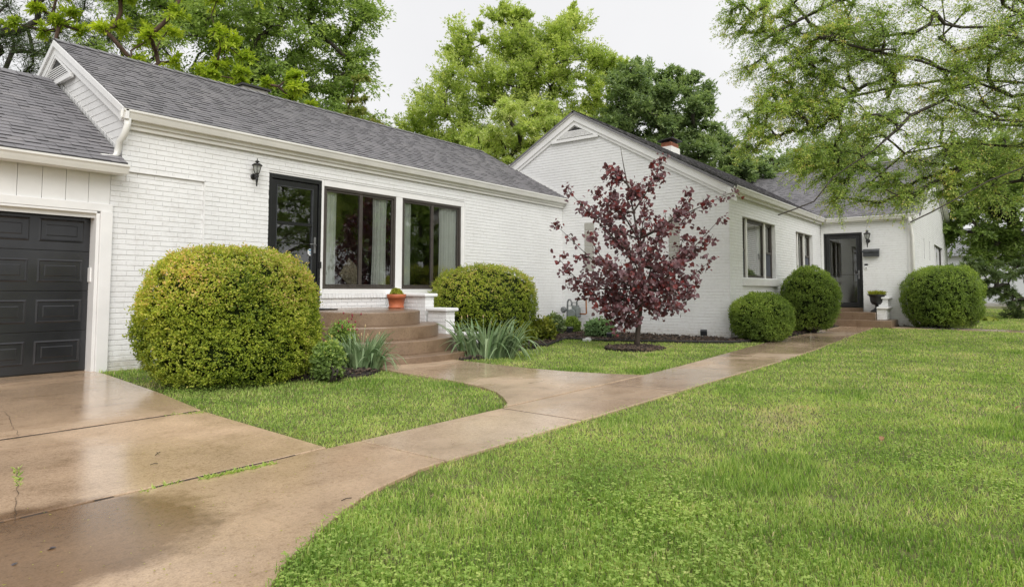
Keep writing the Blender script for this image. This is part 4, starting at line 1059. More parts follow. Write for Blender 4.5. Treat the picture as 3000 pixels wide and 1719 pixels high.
class Leafy:
    def __init__(s): s.V = []; s.F = []; s.T = []; s.n = 0
    def add(s, v, f, t): s.V.append(v); s.F.append(f+s.n); s.T.append(t); s.n += len(v)
    def build(s, name, mat, parent, kind=None):
        o_ = link(name, fast_mesh(name, np.concatenate(s.V), np.concatenate(s.F), np.concatenate(s.T)), mat, parent)
        return o_
def bush(name, label, u0, u1, v0, v1, mat, seed, shoots=4000, leaf=.028, tops=.25, power=2.4, contact=None, per=8, group=None, droop=0, squash=1.0, dark=.0, back=.8, core=True, lowp=None):
    """clipped shrub: ellipsoid sized from its outline, standing where its foot meets the ground"""
    r = np.random.default_rng(seed); um = (u0+u1)/2; vb = contact or v1
    g0 = at_z(um, vb, 0); ry = ray(um, vb); lowp = lowp or power+1.6; d0 = (g0-CAMP)@FW; rad = (u1-u0)/2*d0/FPX
    for _ in range(6):
        dc = d0+rad*back*squash; rad = (u1-u0)/2*dc/FPX*.965*math.hypot(ry[0], ry[1])/math.hypot(ry[1], ry[0]*squash)/math.sqrt(1+((um-1500)/FPX)**2)
    ray_ = ray(um, vb); h2 = np.array((ray_[0],ray_[1],0)); c = CAMP+ray_*dc; cx, cy = c[0], c[1]
    top = CAMP[2]+(PPY-v0)/FPX*dc*UP[2]+FW[2]*dc; H = top
    t = thing(name, label, 'bush', (cx,cy,0), group)
    # shoot points on the clipped surface
    q = r.normal(size=(shoots*2,3)); q = unit(q); q = q[q[:,2] > -.86][:shoots]
    def surf(q, k):
        pw = np.where(q[:,2] < 0, lowp, power)
        s = (np.hypot(q[:,0],q[:,1])**pw+np.abs(q[:,2])**pw)**(-1/pw)
        p = q*s[:,None]*k[:,None]; lump = 1+.042*vnoise(q, 2.6, seed+2)+.036*vnoise(q, 6, seed)+.022*vnoise(q, 14, seed+1)
        return np.c_[cx+p[:,0]*rad*lump, cy+p[:,1]*rad*lump*squash, H*.5*(1+p[:,2]*1.0*lump)]
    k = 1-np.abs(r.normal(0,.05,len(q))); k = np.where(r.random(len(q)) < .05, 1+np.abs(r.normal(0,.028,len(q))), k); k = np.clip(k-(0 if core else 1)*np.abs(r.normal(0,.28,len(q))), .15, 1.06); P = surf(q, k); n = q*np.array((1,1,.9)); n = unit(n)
    lf = Leafy(); holes = vnoise(q, 14, seed+3) > 1.12
    P = P[~holes]; n = n[~holes]; q = q[~holes]; kk = k[~holes]
    for j in range(per):
        d = unit(n*.30+r.normal(0,.75,P.shape)+np.array((0,0,.30-droop))); base = P+r.normal(0,leaf*.55,P.shape)
        nr = unit(n+np.array((0,0,.55))+r.normal(0,.42,P.shape))
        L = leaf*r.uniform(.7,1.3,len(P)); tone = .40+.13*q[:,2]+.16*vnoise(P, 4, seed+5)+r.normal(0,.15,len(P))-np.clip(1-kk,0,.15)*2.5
        new_tips = (q[:,2] > .15) & (r.random(len(P)) < tops*np.clip(q[:,2]+.35+.5*vnoise(q, 4, seed+8), 0, 1)); tone = np.where(new_tips, tone+r.uniform(.2,.5,len(P)), tone)-dark  # random upper shoots get the lighter tan tone of new growth
        ok = base[:,2] > .02
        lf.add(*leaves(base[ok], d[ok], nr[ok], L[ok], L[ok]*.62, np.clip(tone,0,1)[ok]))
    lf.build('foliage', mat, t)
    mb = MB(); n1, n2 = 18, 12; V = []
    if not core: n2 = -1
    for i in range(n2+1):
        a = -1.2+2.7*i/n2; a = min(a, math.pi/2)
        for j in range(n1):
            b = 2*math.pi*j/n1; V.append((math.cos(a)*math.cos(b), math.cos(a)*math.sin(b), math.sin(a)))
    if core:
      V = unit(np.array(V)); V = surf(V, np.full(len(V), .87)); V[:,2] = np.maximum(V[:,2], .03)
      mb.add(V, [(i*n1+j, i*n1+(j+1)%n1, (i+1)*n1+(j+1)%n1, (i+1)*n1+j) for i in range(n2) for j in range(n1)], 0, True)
    if core: mb.build('dark_core', M['hedge_core'], t)  # solid dark body added to block see-through; its colour blackens the gaps
    mb = MB()
    for j in range(7):
        a = r.uniform(0,6.28); mb.tube([(cx+.1*math.cos(a),cy+.1*math.sin(a),-.03),(cx+.2*math.cos(a),cy+.2*math.sin(a),.12),(cx+rad*.5*math.cos(a),cy+rad*.5*math.sin(a),H*.45)], [.02,.016,.008], 6)
    mb.build('stems', M['bark_dark'], t)
    return t, (cx, cy, rad, H)

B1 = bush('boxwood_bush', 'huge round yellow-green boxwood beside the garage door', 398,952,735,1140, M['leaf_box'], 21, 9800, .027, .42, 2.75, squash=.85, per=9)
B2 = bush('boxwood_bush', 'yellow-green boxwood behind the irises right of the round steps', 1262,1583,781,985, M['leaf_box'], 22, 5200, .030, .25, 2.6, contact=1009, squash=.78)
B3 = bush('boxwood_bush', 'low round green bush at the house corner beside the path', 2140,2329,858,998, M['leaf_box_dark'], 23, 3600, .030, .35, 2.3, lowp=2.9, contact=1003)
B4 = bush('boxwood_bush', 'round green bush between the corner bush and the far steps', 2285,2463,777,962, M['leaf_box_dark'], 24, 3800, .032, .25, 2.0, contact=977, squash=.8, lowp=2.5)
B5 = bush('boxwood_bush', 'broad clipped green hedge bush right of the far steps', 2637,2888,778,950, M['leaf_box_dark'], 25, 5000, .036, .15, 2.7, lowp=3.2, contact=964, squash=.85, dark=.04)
bush('sedum', 'rounded grey-green sedum clump before the gable wall', 1717,1797,937,990, M['leaf_sedum'], 26, 330, .055, .2, 2.2, per=7)
bush('small_conifer', 'small dwarf conifer ball below the gas meter', 1656,1696,932,976, M['leaf_box_dark'], 27, 380, .045, .3, 2.0, per=7)
bush('variegated_shrub', 'silvery green shrub between the yellow shrub and the gas meter', 1600,1650,923,982, M['leaf_silver'], 28, 300, .07, .5, 2.0, per=7, core=False)
bush('golden_shrub', 'yellow-green leafy shrub at the foot of the boxwood by the gable', 1556,1622,935,1000, M['leaf_gold'], 29, 300, .075, .4, 2.0, per=6, core=False)
bush('small_shrub', 'olive green tufty shrub right of the right iris clump', 1528,1566,965,1020, M['leaf_gold'], 30, 200, .06, .1, 2.0, per=6, dark=.3, core=False)
bush('rose_shrub', 'loose rose shrub between the huge boxwood and the left irises', 915,1005,1000,1118, M['leaf_elm'], 31, 420, .045, .5, 1.9, per=7, core=False)
bush('rose_shrub', 'taller loose rose shrub with reddish tips behind the left irises', 950,1045,942,1060, M['leaf_elm'], 32, 420, .045, .5, 1.9, per=7, contact=1072, core=False)

# ---- irises: each blade its own piece
def blade_mesh(name, L, bend, w_, mat):
    n = 8; V = []
    for i in range(n+1):
        t = i/n; ang = bend*t*t; x = L*t*math.sin(ang*.7)*1.0; z = L*t*math.cos(ang*.8)
        ww = w_*(1-.15*t)*(1 if t < .55 else max(.02, 1-((t-.55)/.45)**1.6))
        for s, dx in ((-1,0),(0,.006),(1,0)): V.append((x+dx*1.2, s*ww/2, z))
    F = []
    for i in range(n):
        for j in (0,1): F.append((i*3+j, i*3+j+1, (i+1)*3+j+1, (i+1)*3+j))
    me = bpy.data.meshes.new(name); me.from_pydata(V, [], F); me.polygons.foreach_set('use_smooth', [True]*len(F)); me.materials.append(mat); me.update(); return me
IR = [blade_mesh('leaf', L, b, w_, M['iris_leaf']) for L, b, w_ in ((.48,.22,.042),(.54,.4,.044),(.46,.7,.042),(.52,1.2,.046),(.40,.12,.038),(.50,.3,.042),(.45,1.9,.04))]
def iris(label, u0, u1, vb, n, seed, hscale=1.0, depth=.35, stalks=6):
    r = random.Random(seed); p0 = at_z(u0, vb); p1 = at_z(u1, vb); c = (p0+p1)/2
    t = thing('iris_clump', label, 'iris', (c[0],c[1],0), 'iris clumps by the round steps')
    dv = (p1-p0); L = np.linalg.norm(dv); dv = dv/L; back = np.array((FW[0],FW[1],0)); back /= np.linalg.norm(back)
    for i in range(n):
        s = r.uniform(-.5,.5); b = r.uniform(0,depth); p = c+dv*s*L*.72+back*b
        o_ = bpy.data.objects.new('leaf', r.choice(IR)); col.objects.link(o_); attach(o_, t)
        az = math.atan2(dv[1],dv[0]) if s > 0 else math.atan2(-dv[1],-dv[0]); az += r.gauss(0,.8)
        o_.location = (p[0],p[1],-.02); o_.rotation_euler = (r.gauss(0,.10), abs(s)*.70+r.gauss(.04,.09), az); k = hscale*r.uniform(.72,1.15); o_.scale = (k,k,k)
    for i in range(stalks):
        s = r.uniform(-.4,.4); p = c+dv*s*L+back*r.uniform(0,depth); h = .5*hscale*r.uniform(.75,1.1); q = np.array((r.uniform(-.06,.06),r.uniform(-.06,.06),0))
        mb = MB(); mb.tube([p-np.array((0,0,.02)), p+q*.5+np.array((0,0,h*.5)), p+q+np.array((0,0,h))], [.005,.004,.003], 5); mb.build('flower_stalk', M['iris_leaf'], t)
        mb = MB(); mb.lathe(tuple(p+q+np.array((0,0,h))), [(.002,-.01),(.009,.0),(.007,.018),(.002,.036)], 7); mb.build('spent_flower', M['petal_dry'], t)
iris('blue-green iris clump left of the round steps', 985, 1122, 1086, 140, 41, .98, .40, 7)
iris('blue-green iris clump right of the round steps', 1325, 1532, 1048, 175, 42, 1.22, .42, 4)
# ---- hosta: broad leaves one by one
def broad_leaf(L, W, bend, mat, nm='leaf'):
    V = []; n = 6
    for i in range(n+1):
        t = i/n; ww = W*math.sin(math.pi*min(1, t**.75*1.0))*.5 if 0 < t < 1 else .002
        a = bend*t; x = L*t*math.cos(a*.5); z = L*t*.7*math.sin(.9-a)
        V += [(x,-ww,z+ww*.25),(x,0,z),(x,ww,z+ww*.25)]
    F = [(i*3+j, i*3+j+1, (i+1)*3+j+1, (i+1)*3+j) for i in range(n) for j in (0,1)]
    me = bpy.data.meshes.new(nm); me.from_pydata(V, [], F); me.polygons.foreach_set('use_smooth', [True]*len(F)); me.materials.append(mat); me.update(); return me
HL = [broad_leaf(.30,.15,1.3,M['hosta_leaf']), broad_leaf(.24,.13,1.6,M['hosta_leaf'])]
def hosta(u_, v_, label, n, seed, sc=1.0):
    r = random.Random(seed); p = at_z(u_, v_); t = thing('hosta', label, 'hosta', (p[0],p[1],0))
    for i in range(n):
        o_ = bpy.data.objects.new('leaf', r.choice(HL)); col.objects.link(o_); attach(o_, t)
        k = sc*r.uniform(.7,1.2); o_.location = (p[0]+r.gauss(0,.03),p[1]+r.gauss(0,.03),.0); o_.rotation_euler = (0,r.uniform(-.5,.2),i*2.4+r.gauss(0,.2)); o_.scale = (k,k,k)
hosta(2332, 972, 'bright yellow-green hosta between the two round bushes', 16, 51, 1.25)
hosta(2898, 938, 'tuft of long green leaves right of the clipped hedge bush', 14, 52, 1.4)
# plants in the pots
r_ = np.random.default_rng(61); lf = Leafy()
n = 420; q = unit(r_.normal(size=(n,3))); q[:,2] = np.abs(q[:,2]); P = np.array((px,py_,pz+.20))+q*np.array((.095,.095,.11))
lf.add(*leaves(P, q*.2+r_.normal(0,.6,q.shape)+np.array((0,0,.3)), unit(q+r_.normal(0,.35,q.shape)), np.full(n,.05), np.full(n,.034), np.clip(.8+r_.normal(0,.2,n),0,1))); lf.build('succulent', M['leaf_gold'], pot)
lf = Leafy(); n = 700; a = r_.uniform(0,6.28,n); rr_ = np.sqrt(r_.random(n))*.2; P = np.c_[ux+rr_*np.cos(a), uy+rr_*np.sin(a), np.full(n,uz+.46)]
T = np.c_[np.cos(a)*.5*rr_/.2, np.sin(a)*.5*rr_/.2, np.ones(n)]+r_.normal(0,.3,(n,3))
lf.add(*leaves(P+np.c_[T[:,:2]*0, r_.uniform(0,.06,n)], T, r_.normal(size=(n,3)), r_.uniform(.06,.15,n), r_.uniform(.012,.022,n), np.clip(.65+r_.normal(0,.25,n),0,1))); lf.build('bedding_plant', M['leaf_gold'], urn)
# rose hips / buds
mb = MB()
for i in range(14):
    u_, v_ = random.uniform(985,1060), random.uniform(915,975); p = at_d(u_, v_, at_z(1000,1078)@FW-CAMP@FW+.25); mb.lathe(tuple(p), [(.002,-.012),(.012,0),(.010,.012),(.002,.02)], 6)
tag(mb.build('rose_buds', M['rose_red']), 'small withered red buds above the left irises', 'flowers', kind='stuff')

# ---- trees: crown volumes are clumps strung on a branching skeleton
def clumps(blobs, d, n, seed, dz=1.0):
    """clump centres (and a size factor in the fourth column) filling crown lobes given by outline pixel and distance"""
    r = np.random.default_rng(seed); w_ = np.array([(b[2]*b[3])**.85 for b in blobs], float); w_ /= w_.sum(); out_ = []
    for b, k in zip(blobs, r.multinomial(n, w_)):
        dd = d+(b[4] if len(b) > 4 else 0); s = dd/FPX; base = CAMP+dd*ray(b[0], b[1]); mr = (b[2]+b[3])/2*s
        for _ in range(k):
            q = r.normal(size=3); q /= np.linalg.norm(q); q *= r.random()**.33
            out_.append([*(base+RT*q[0]*b[2]*s-UP*q[1]*b[3]*s+FW*q[2]*dz*mr), min(1.1, max(.45, mr/1.5))])
    return np.array(out_)
def make_tree(name, label, base, fork_z, C, barkm, leafm, nleaf, leaf, crad, r0, seed, group=None, starts=None, aspect=.7, droop=.25, twigs=6, minr=.006, tint0=.5, tintv=.2, curl=.15, cat='tree', sag=0.0, rmax=9.0, lift=.25, tri=True, spread=.15):
    """trunk, limbs that reach every clump, twigs that arc out of each clump, leaves set along the twigs"""
    r = np.random.default_rng(seed); base = np.array(base, float); sz = C[:,3] if C.shape[1] > 3 else np.ones(len(C)); C = C[:,:3]
    t = thing(name, label, cat, (base[0],base[1],base[2]), group)
    top = np.array((C[:,0].mean()*.35+base[0]*.65, C[:,1].mean()*.35+base[1]*.65, fork_z))
    nodes = []; par = []; chains = []; ch_ = []
    for i in range(6):
        p = base+(top-base)*i/5+(i > 0)*np.array((*r.normal(0,.04*(fork_z-base[2])/3,2),0)); nodes.append(p); par.append(i-1); ch_.append(i)
    chains.append(ch_); first_ok = 3
    for poly in (starts or []):
        ch_ = [5]; prev = 5
        for p in poly: nodes.append(np.array(p, float)); par.append(prev); prev = len(nodes)-1; ch_.append(prev)
        chains.append(ch_)
    out_dir = np.zeros((len(C),3))
    for ci in np.argsort(np.linalg.norm(C-top, axis=1)):
        c = C[ci]; A = np.array(nodes[first_ok:]); dist = np.linalg.norm(c-A, axis=1)
        j = int(np.argmin(dist+.55*np.maximum(0, A[:,2]-c[2])*(1-sag)))+first_ok; p0 = nodes[j]; v = c-p0; L = np.linalg.norm(v); k = min(max(2, int(L/.55)), 7)
        prev = j; ch_ = [j]; bow = np.array((r.normal(0,curl),r.normal(0,curl),abs(r.normal(0,curl))*.6))*L
        for i in range(1, k+1):
            q = i/k; nodes.append(p0+v*q+bow*math.sin(math.pi*q)*.7+r.normal(0,.03,3)*L*(q < 1)); par.append(prev); prev = len(nodes)-1; ch_.append(prev)
        chains.append(ch_); out_dir[ci] = v/(L+1e-6)
    cnt = np.zeros(len(nodes))
    for c_ in chains[1:]: cnt[c_[-1]] += 1
    for i in range(len(nodes)-1, 0, -1): cnt[par[i]] += cnt[i]
    rad = np.minimum(rmax, np.maximum(minr, r0*(np.maximum(cnt,1)/max(cnt[0],1))**.46))
    mb = MB(); mb.tube([nodes[i] for i in chains[0]], [r0*1.25]+[max(rad[i], r0*.8) for i in chains[0][1:]], 10); mb.build('trunk', M[barkm], t)
    mb = MB()
    for c_ in chains[1:]:
        rr_ = [rad[i] for i in c_]; rr_[0] = min(rad[c_[0]], rr_[1]*1.25); mb.tube([nodes[i] for i in c_], rr_, 4 if rr_[0] < .04 else 7, cap=False)
    K = len(C); TW = K*twigs; ci = np.repeat(np.arange(K), twigs)
    ax = C-top; ax = unit(ax*np.array((1,1,.35)))
    D = unit(r.normal(0,1,(TW,3))*np.array((1,1,.7))+.55*ax[ci]+.45*out_dir[ci]+np.array((0,0,lift))); TL = crad*sz[ci]*r.uniform(.6,1.25,TW)
    S0 = C[ci]-D*TL[:,None]*.12; sagv = np.array((0,0,-1.0))*(droop*TL)[:,None]; wob = r.normal(0,.10,(TW,3))*TL[:,None]
    def at(tt): return S0+D*(TL*tt)[:,None]+sagv*(tt**2)[:,None]+wob*np.sin(math.pi*tt)[:,None]
    P0, P1, P2 = at(np.zeros(TW)), at(np.full(TW,.5)), at(np.ones(TW))
    tv = []; tf = []
    A1 = unit(np.cross(D, np.array((0,0,1.))+.001)); A2 = np.cross(D, A1)
    ringv = [A1, -.5*A1+.87*A2, -.5*A1-.87*A2]; V_ = np.stack([P_+rv*w0 for P_, w0 in ((P0,minr*.85),(P1,minr*.6),(P2,minr*.3)) for rv in ringv], 1).reshape(-1,3)
    kk = np.arange(TW)[:,None]*9
    TFc = np.concatenate([kk+np.array([[a*3+j, a*3+(j+1)%3, (a+1)*3+(j+1)%3]]) for a in (0,1) for j in range(3)]+[kk+np.array([[a*3+j, (a+1)*3+(j+1)%3, (a+1)*3+j]]) for a in (0,1) for j in range(3)], 0)
    link('twigs', fast_mesh('twigs', V_, TFc), M[barkm], t)['kind'] = 'stuff'
    mb.build('limbs', M[barkm], t)
    per = max(1, nleaf//TW); li = np.repeat(np.arange(TW), per); n = len(li); tt = r.random(n)**.8
    Pc = S0[li]+D[li]*(TL[li]*tt)[:,None]+sagv[li]*(tt**2)[:,None]+wob[li]*np.sin(math.pi*tt)[:,None]
    side = unit(np.cross(D[li], np.array((0,0,1.)))+r.normal(0,.35,(n,3)))*np.where(r.random(n) < .5, -1, 1)[:,None]
    P = Pc+side*(spread*TL[li]*r.random(n))[:,None]+r.normal(0,.25*spread,(n,3))*TL[li][:,None]
    T = unit(side*.7+D[li]*.6+r.normal(0,.35,(n,3))+np.array((0,0,-droop*.9))); Nn = unit(r.normal(0,.45,(n,3))+np.array((0,0,1.0)))
    L = leaf*r.uniform(.6,1.3,n)*(1.1-.35*tt); tn = tint0+.45*tintv*r.normal(size=K)[ci][li]+.35*tintv*r.normal(size=TW)[li]+.75*tintv*r.normal(size=n)+.22*(tt-.5)
    if tri:
        T = unit(T); S_ = unit(np.cross(T, Nn)); W_ = (L*aspect)[:,None]*.62
        V_ = np.stack([P-S_*W_*.55, P+S_*W_*.75+T*L[:,None]*.25, P+T*L[:,None]], 1).reshape(-1,3); F_ = np.arange(n)[:,None]*3+np.array([[0,1,2]])
        link('crown', fast_mesh('crown', V_, F_, np.repeat(np.clip(tn,0,1),3)), M[leafm], t)
    else:
        lf = Leafy(); lf.add(*leaves(P, T, Nn, L, L*aspect, np.clip(tn,0,1), .18)); lf.build('crown', M[leafm], t)
    return t
def foot(u_, d, z=0): p = CAMP+d*ray(u_, 850); return (p[0],p[1],z)

make_tree('broadleaf_tree', 'tall mid-green maple behind the long roof, cut by the top edge', foot(760,21), 4.6,
  clumps([(700,-60,330,220),(880,90,190,180),(560,150,240,190),(830,330,230,190),(990,60,100,110),(960,430,150,150),(700,350,230,150),(1010,250,90,130),(760,-350,330,180),(1020,560,120,110)], 21, 290, 71),
  'bark_dark','leaf_maple', 120000, .155, 1.15, .24, 71, droop=.35, tint0=.50, twigs=8)
make_tree('broadleaf_tree', 'small tree with drooping red-tinged leaves at the right end of the long roof ridge', foot(1010,17.5), 4.2,
  clumps([(1060,290,55,80),(1085,420,80,70),(1125,540,60,60),(1085,640,90,50),(1020,540,60,110),(1010,400,40,90),(1140,480,40,40)], 17.5, 75, 172),
  'bark_grey','leaf_reddish', 15000, .13, .62, .10, 172, droop=.6, aspect=.38, twigs=6, tint0=.5, tintv=.25, lift=.1, tri=False, spread=.06)
make_tree('broadleaf_tree', 'reddish-stemmed tree with lime green leaf tufts behind the garage gable', foot(270,14.5), 4.4,
  clumps([(110,40,120,90),(330,60,160,80),(560,130,160,100),(700,280,110,80),(450,230,160,90),(120,200,100,60),(880,300,60,80),(260,-120,260,110),(600,-80,200,110),(60,290,70,50),(820,500,40,50)], 14.5, 105, 73),
  'bark_brown','leaf_lime_tip', 24000, .14, .52, .105, 73, droop=.4, aspect=.42, twigs=5, tint0=.6, minr=.010, curl=.2, tri=False)
make_tree('conifer_tree', 'dark evergreen with a thick sloping limb at the far left', foot(-150,23), 5.0,
  clumps([(60,40,260,150),(200,200,240,130),(20,320,180,100),(420,280,200,90),(100,-180,300,150),(480,120,150,130),(-200,150,200,250)], 23, 150, 74),
  'bark_dark','leaf_fir', 62000, .19, 1.25, .26, 74, droop=.4, aspect=.2, tint0=.55, minr=.012, twigs=8)
make_tree('broadleaf_tree', 'tall light green tree with many upright leaders in the middle background', foot(1560,27), 5.2,
  clumps([(1370,240,75,150),(1290,350,85,150),(1230,450,65,110),(1350,160,35,70),(1480,200,70,170),(1475,60,40,45),(1560,210,65,165),(1620,190,55,130),(1660,110,40,80),(1690,200,55,150),(1745,250,60,130),(1800,190,40,85),(1820,150,22,45),(1500,400,210,110),(1340,470,140,90),(1720,400,110,110),(1540,70,28,50),(1675,60,22,35),(1410,110,22,40)], 27, 330, 75, .8),
  'bark_dark','leaf_lime', 140000, .150, .90, .26, 75, droop=.0, tint0=.45, curl=.10, twigs=7, lift=.75)
make_tree('broadleaf_tree', 'soft feathery lime tree rising just behind the white gable', foot(1500,20), 3.6,
  clumps([(1510,360,110,80),(1440,440,90,70),(1600,380,80,80),(1560,450,100,60),(1660,330,60,60),(1500,310,60,40),(1380,470,70,50),(1640,440,60,60)], 20, 90, 76),
  'bark_dark','leaf_lime', 42000, .13, .80, .16, 76, droop=.55, aspect=.34, tint0=.55, twigs=8)
make_tree('broadleaf_tree', 'dense dark green maple above the chimney', foot(1930,25), 4.5,
  clumps([(1870,300,85,110),(1980,310,95,85),(1900,420,120,90),(2030,370,65,75),(1840,210,45,45),(1985,240,50,30),(1800,400,60,80),(2010,460,80,60)], 25, 150, 77),
  'bark_dark','leaf_dark', 62000, .165, .95, .35, 77, droop=.2, tint0=.55, twigs=8, lift=.35)
make_tree('broadleaf_tree', 'lower dark green tree right of the chimney behind the wing roof', foot(2130,27), 3.5,
  clumps([(2110,460,75,70),(2170,490,60,45),(2070,500,60,40),(2200,530,60,40)], 27, 60, 78), 'bark_dark','leaf_dark', 22000, .17, .85, .2, 78, tint0=.6, twigs=7)
make_tree('broadleaf_tree', 'rounded green tree behind the far roof slope', foot(2420,36), 4.0,
  clumps([(2330,500,120,60),(2450,440,110,60),(2520,480,100,60),(2240,540,70,40)], 36, 80, 79), 'bark_dark','leaf_dark', 26000, .22, 1.2, .3, 79, tint0=.75, twigs=6)
make_tree('broadleaf_tree', 'green maple beyond the right end of the house', foot(3050,27), 3.6,
  clumps([(2850,560,90,90),(2950,620,110,110),(2830,680,60,60),(3050,500,150,160),(2920,720,90,50),(2880,460,80,60),(3080,700,100,60),(2800,600,35,60)], 27, 140, 80), 'bark_dark','leaf_maple', 56000, .19, 1.1, .35, 80, tint0=.42, droop=.35, twigs=8)
# overhanging elm: trunk stands right of the frame, limbs reach left over the far roof
EB = foot(3480, 11.5)
def PD(lst): return [at_d(u_, v_, d) for u_, v_, d in lst]
limbs_ = [PD([(3300,330,11.4),(3100,260,11.3),(2965,283,11.2),(2860,240,11.1),(2700,180,11.0),(2560,150,10.8),(2400,110,10.6)]),
  PD([(3250,180,11.2),(3000,62,11.0),(2921,79,11.0),(2818,81,10.8),(2767,71,10.7),(2736,33,10.6)]),
  PD([(3250,420,11.3),(3050,360,11.1),(2913,350,11.0),(2771,291,10.9),(2669,338,10.8),(2630,378,10.7),(2560,440,10.6),(2492,484,10.5),(2440,520,10.4),(2385,590,10.3),(2330,612,10.2),(2280,630,10.1)]),
  PD([(3250,480,10.6),(3000,490,10.4),(2900,528,10.3),(2808,579,10.2),(2726,623,10.1),(2667,651,10.0)]),
  PD([(3200,150,11.8),(2900,-60,11.6),(2600,-80,11.4),(2460,0,11.2),(2360,50,11.1),(2275,95,11.0)]),
  PD([(3200,420,11.9),(2980,430,11.8),(2800,420,11.6),(2650,450,11.5),(2520,560,11.3)]),
  PD([(3100,250,11.9),(2800,230,12.1),(2600,260,12.0),(2420,300,11.8),(2260,330,11.6),(2200,400,11.5)])]
CE = np.concatenate([clumps([(2230,50,130,70),(2330,170,150,90),(2290,330,120,80),(2230,420,60,50),(2480,110,180,120),(2480,310,180,110),(2430,480,120,60),(2550,560,150,45)], 11.1, 230, 81, .8),
  clumps([(2740,130,230,150),(2740,350,230,140),(2700,520,170,60),(2930,280,160,260),(2900,520,120,90),(2600,-80,350,100),(3050,100,200,250),(3150,400,150,200)], 11.2, 300, 82, .9)])
make_tree('elm_tree', 'overhanging elm with fine leaves and arching twigs at the upper right', EB, 2.4, CE, 'bark_dark','leaf_elm', 235000, .047, .86, .19, 83,
  starts=limbs_, droop=.42, aspect=.62, twigs=9, minr=.0042, tint0=.5, tintv=.24, curl=.12, sag=.6, rmax=.030, lift=-.05, tri=True, spread=.12)
# spreading juniper right of the hedge bush
make_tree('juniper', 'dark spreading juniper with flat drooping branches right of the hedge bush', foot(3080,24), 1.0,
  clumps([(2830,775,75,22),(2930,790,100,25),(2890,830,80,22),(2960,860,80,25),(2990,920,60,25),(3060,800,100,60),(2820,800,50,20),(3060,900,80,60)], 24, 90, 84, 1.2),
  'bark_dark','leaf_fir', 40000, .15, .62, .16, 84, droop=.3, aspect=.22, tint0=.85, cat='shrub', twigs=9, lift=-.1, spread=.06)
# trees across the street behind the viewer: they darken the window reflections
C_ = None
for k, (x, y, sd_, lb) in enumerate(((6,-27,91,'street tree behind the viewer, mirrored in the first picture window'),(19,-24,92,'street tree behind the viewer, mirrored in the second picture window'),(31,-20,93,'street tree behind the viewer, mirrored in the corner window'),(-36,5,94,'tree far left of the driveway, mirrored in the far black door'))):
    r = np.random.default_rng(sd_); q = r.normal(size=(120,3)); q = unit(q)*(r.random(120)**.4)[:,None]; C_ = np.array((x,y,5.2))+q*np.array((5.2,5.2,4.4))
    make_tree('broadleaf_tree', lb, (x,y,0), 2.6, C_, 'bark_dark','leaf_maple', 26000, .30, 1.6, .35, sd_, twigs=6, group='street trees behind the viewer')

# ---- the purple redbud
rb_p = at_z(1866, 1016); rbx, rby = rb_p[0], rb_p[1]; dR = (rb_p-CAMP)@FW
rb = thing('redbud_tree', 'young purple-leaved redbud tree in a mulch ring on the small lawn', 'tree', (rbx,rby,0))
rr = np.random.default_rng(101)
def RP(u_, v_, dd=0.0): return at_d(u_, v_, dR+dd)
trunk = [np.array((rbx,rby,-.05)), RP(1867,990), RP(1872,940), RP(1876,900), RP(1882,870), RP(1886,840), RP(1882,780,.05), RP(1870,700,.05), RP(1856,620,.08), RP(1838,540,.05), RP(1826,480), RP(1818,432)]
mb = MB(); mb.tube(trunk, [.062,.048,.044,.042,.038,.03,.025,.02,.016,.011,.007,.004], 12); mb.build('trunk', M['bark_redbud'], rb)
twig_pts = []; lm_ = MB()
main = [ # (start index, end pixel, depth offset)
 (3,1745,900,-.5),(3,1790,925,-.3),(4,1985,905,.3),(4,1680,835,.1),(5,1640,760,-.35),(5,2020,850,-.2),(5,2080,765,.35),(5,1625,655,.3),(6,2085,695,-.4),(6,1665,560,-.1),(6,2110,640,.2),(7,2148,562,.25),(7,1700,600,.5),(7,2020,575,-.5),(8,1945,470,.1),(8,1750,560,-.3),(9,1790,500,.3),(9,1870,560,-.4),(5,1830,690,-.75),(5,1900,720,.8),(6,1950,640,-.7),(6,1780,640,.75),(4,1850,800,-.85),(4,1930,830,.8),(4,1720,800,.6),(5,2000,700,.65),(5,1730,700,-.65),(6,1900,600,-.5),(7,1800,580,.4),(4,1905,880,-.6),(4,1800,850,.55),(5,1980,780,-.6),(5,1760,760,-.8)]
for si, eu, ev, dd in main:
    a = trunk[si]; b = RP(eu, ev, dd); L = np.linalg.norm(b-a); P = []
    lift = np.array((0,0,-.10*L)) if ev > 600 else np.array((0,0,-.04*L))
    sidew = rr.normal(0,.05,3)*L
    for i in range(8):
        q = i/7; P.append(a+(b-a)*q+(lift+sidew)*math.sin(math.pi*q))
    lm_.tube(P, list(np.linspace(.020,.0035,8)), 6, cap=False)
    for i in range(2, 8):
        twig_pts.append((P[i], P[i]-P[i-1]))
        for _ in range(2 if i < 6 else 1):
            d = unit((P[i]-P[i-1])[None])[0]+rr.normal(0,.75,3); d /= np.linalg.norm(d); l2 = rr.uniform(.15,.45)*(1.15-i/9); e = P[i]+d*l2
            lm_.tube([P[i], (P[i]+e)/2+np.array((0,0,.02)), e], [.005,.004,.002], 4, cap=False)
            for q in (.4,.7,1.0): twig_pts.append((P[i]+(e-P[i])*q, d))
lm_.build('limbs', M['bark_redbud'], rb)
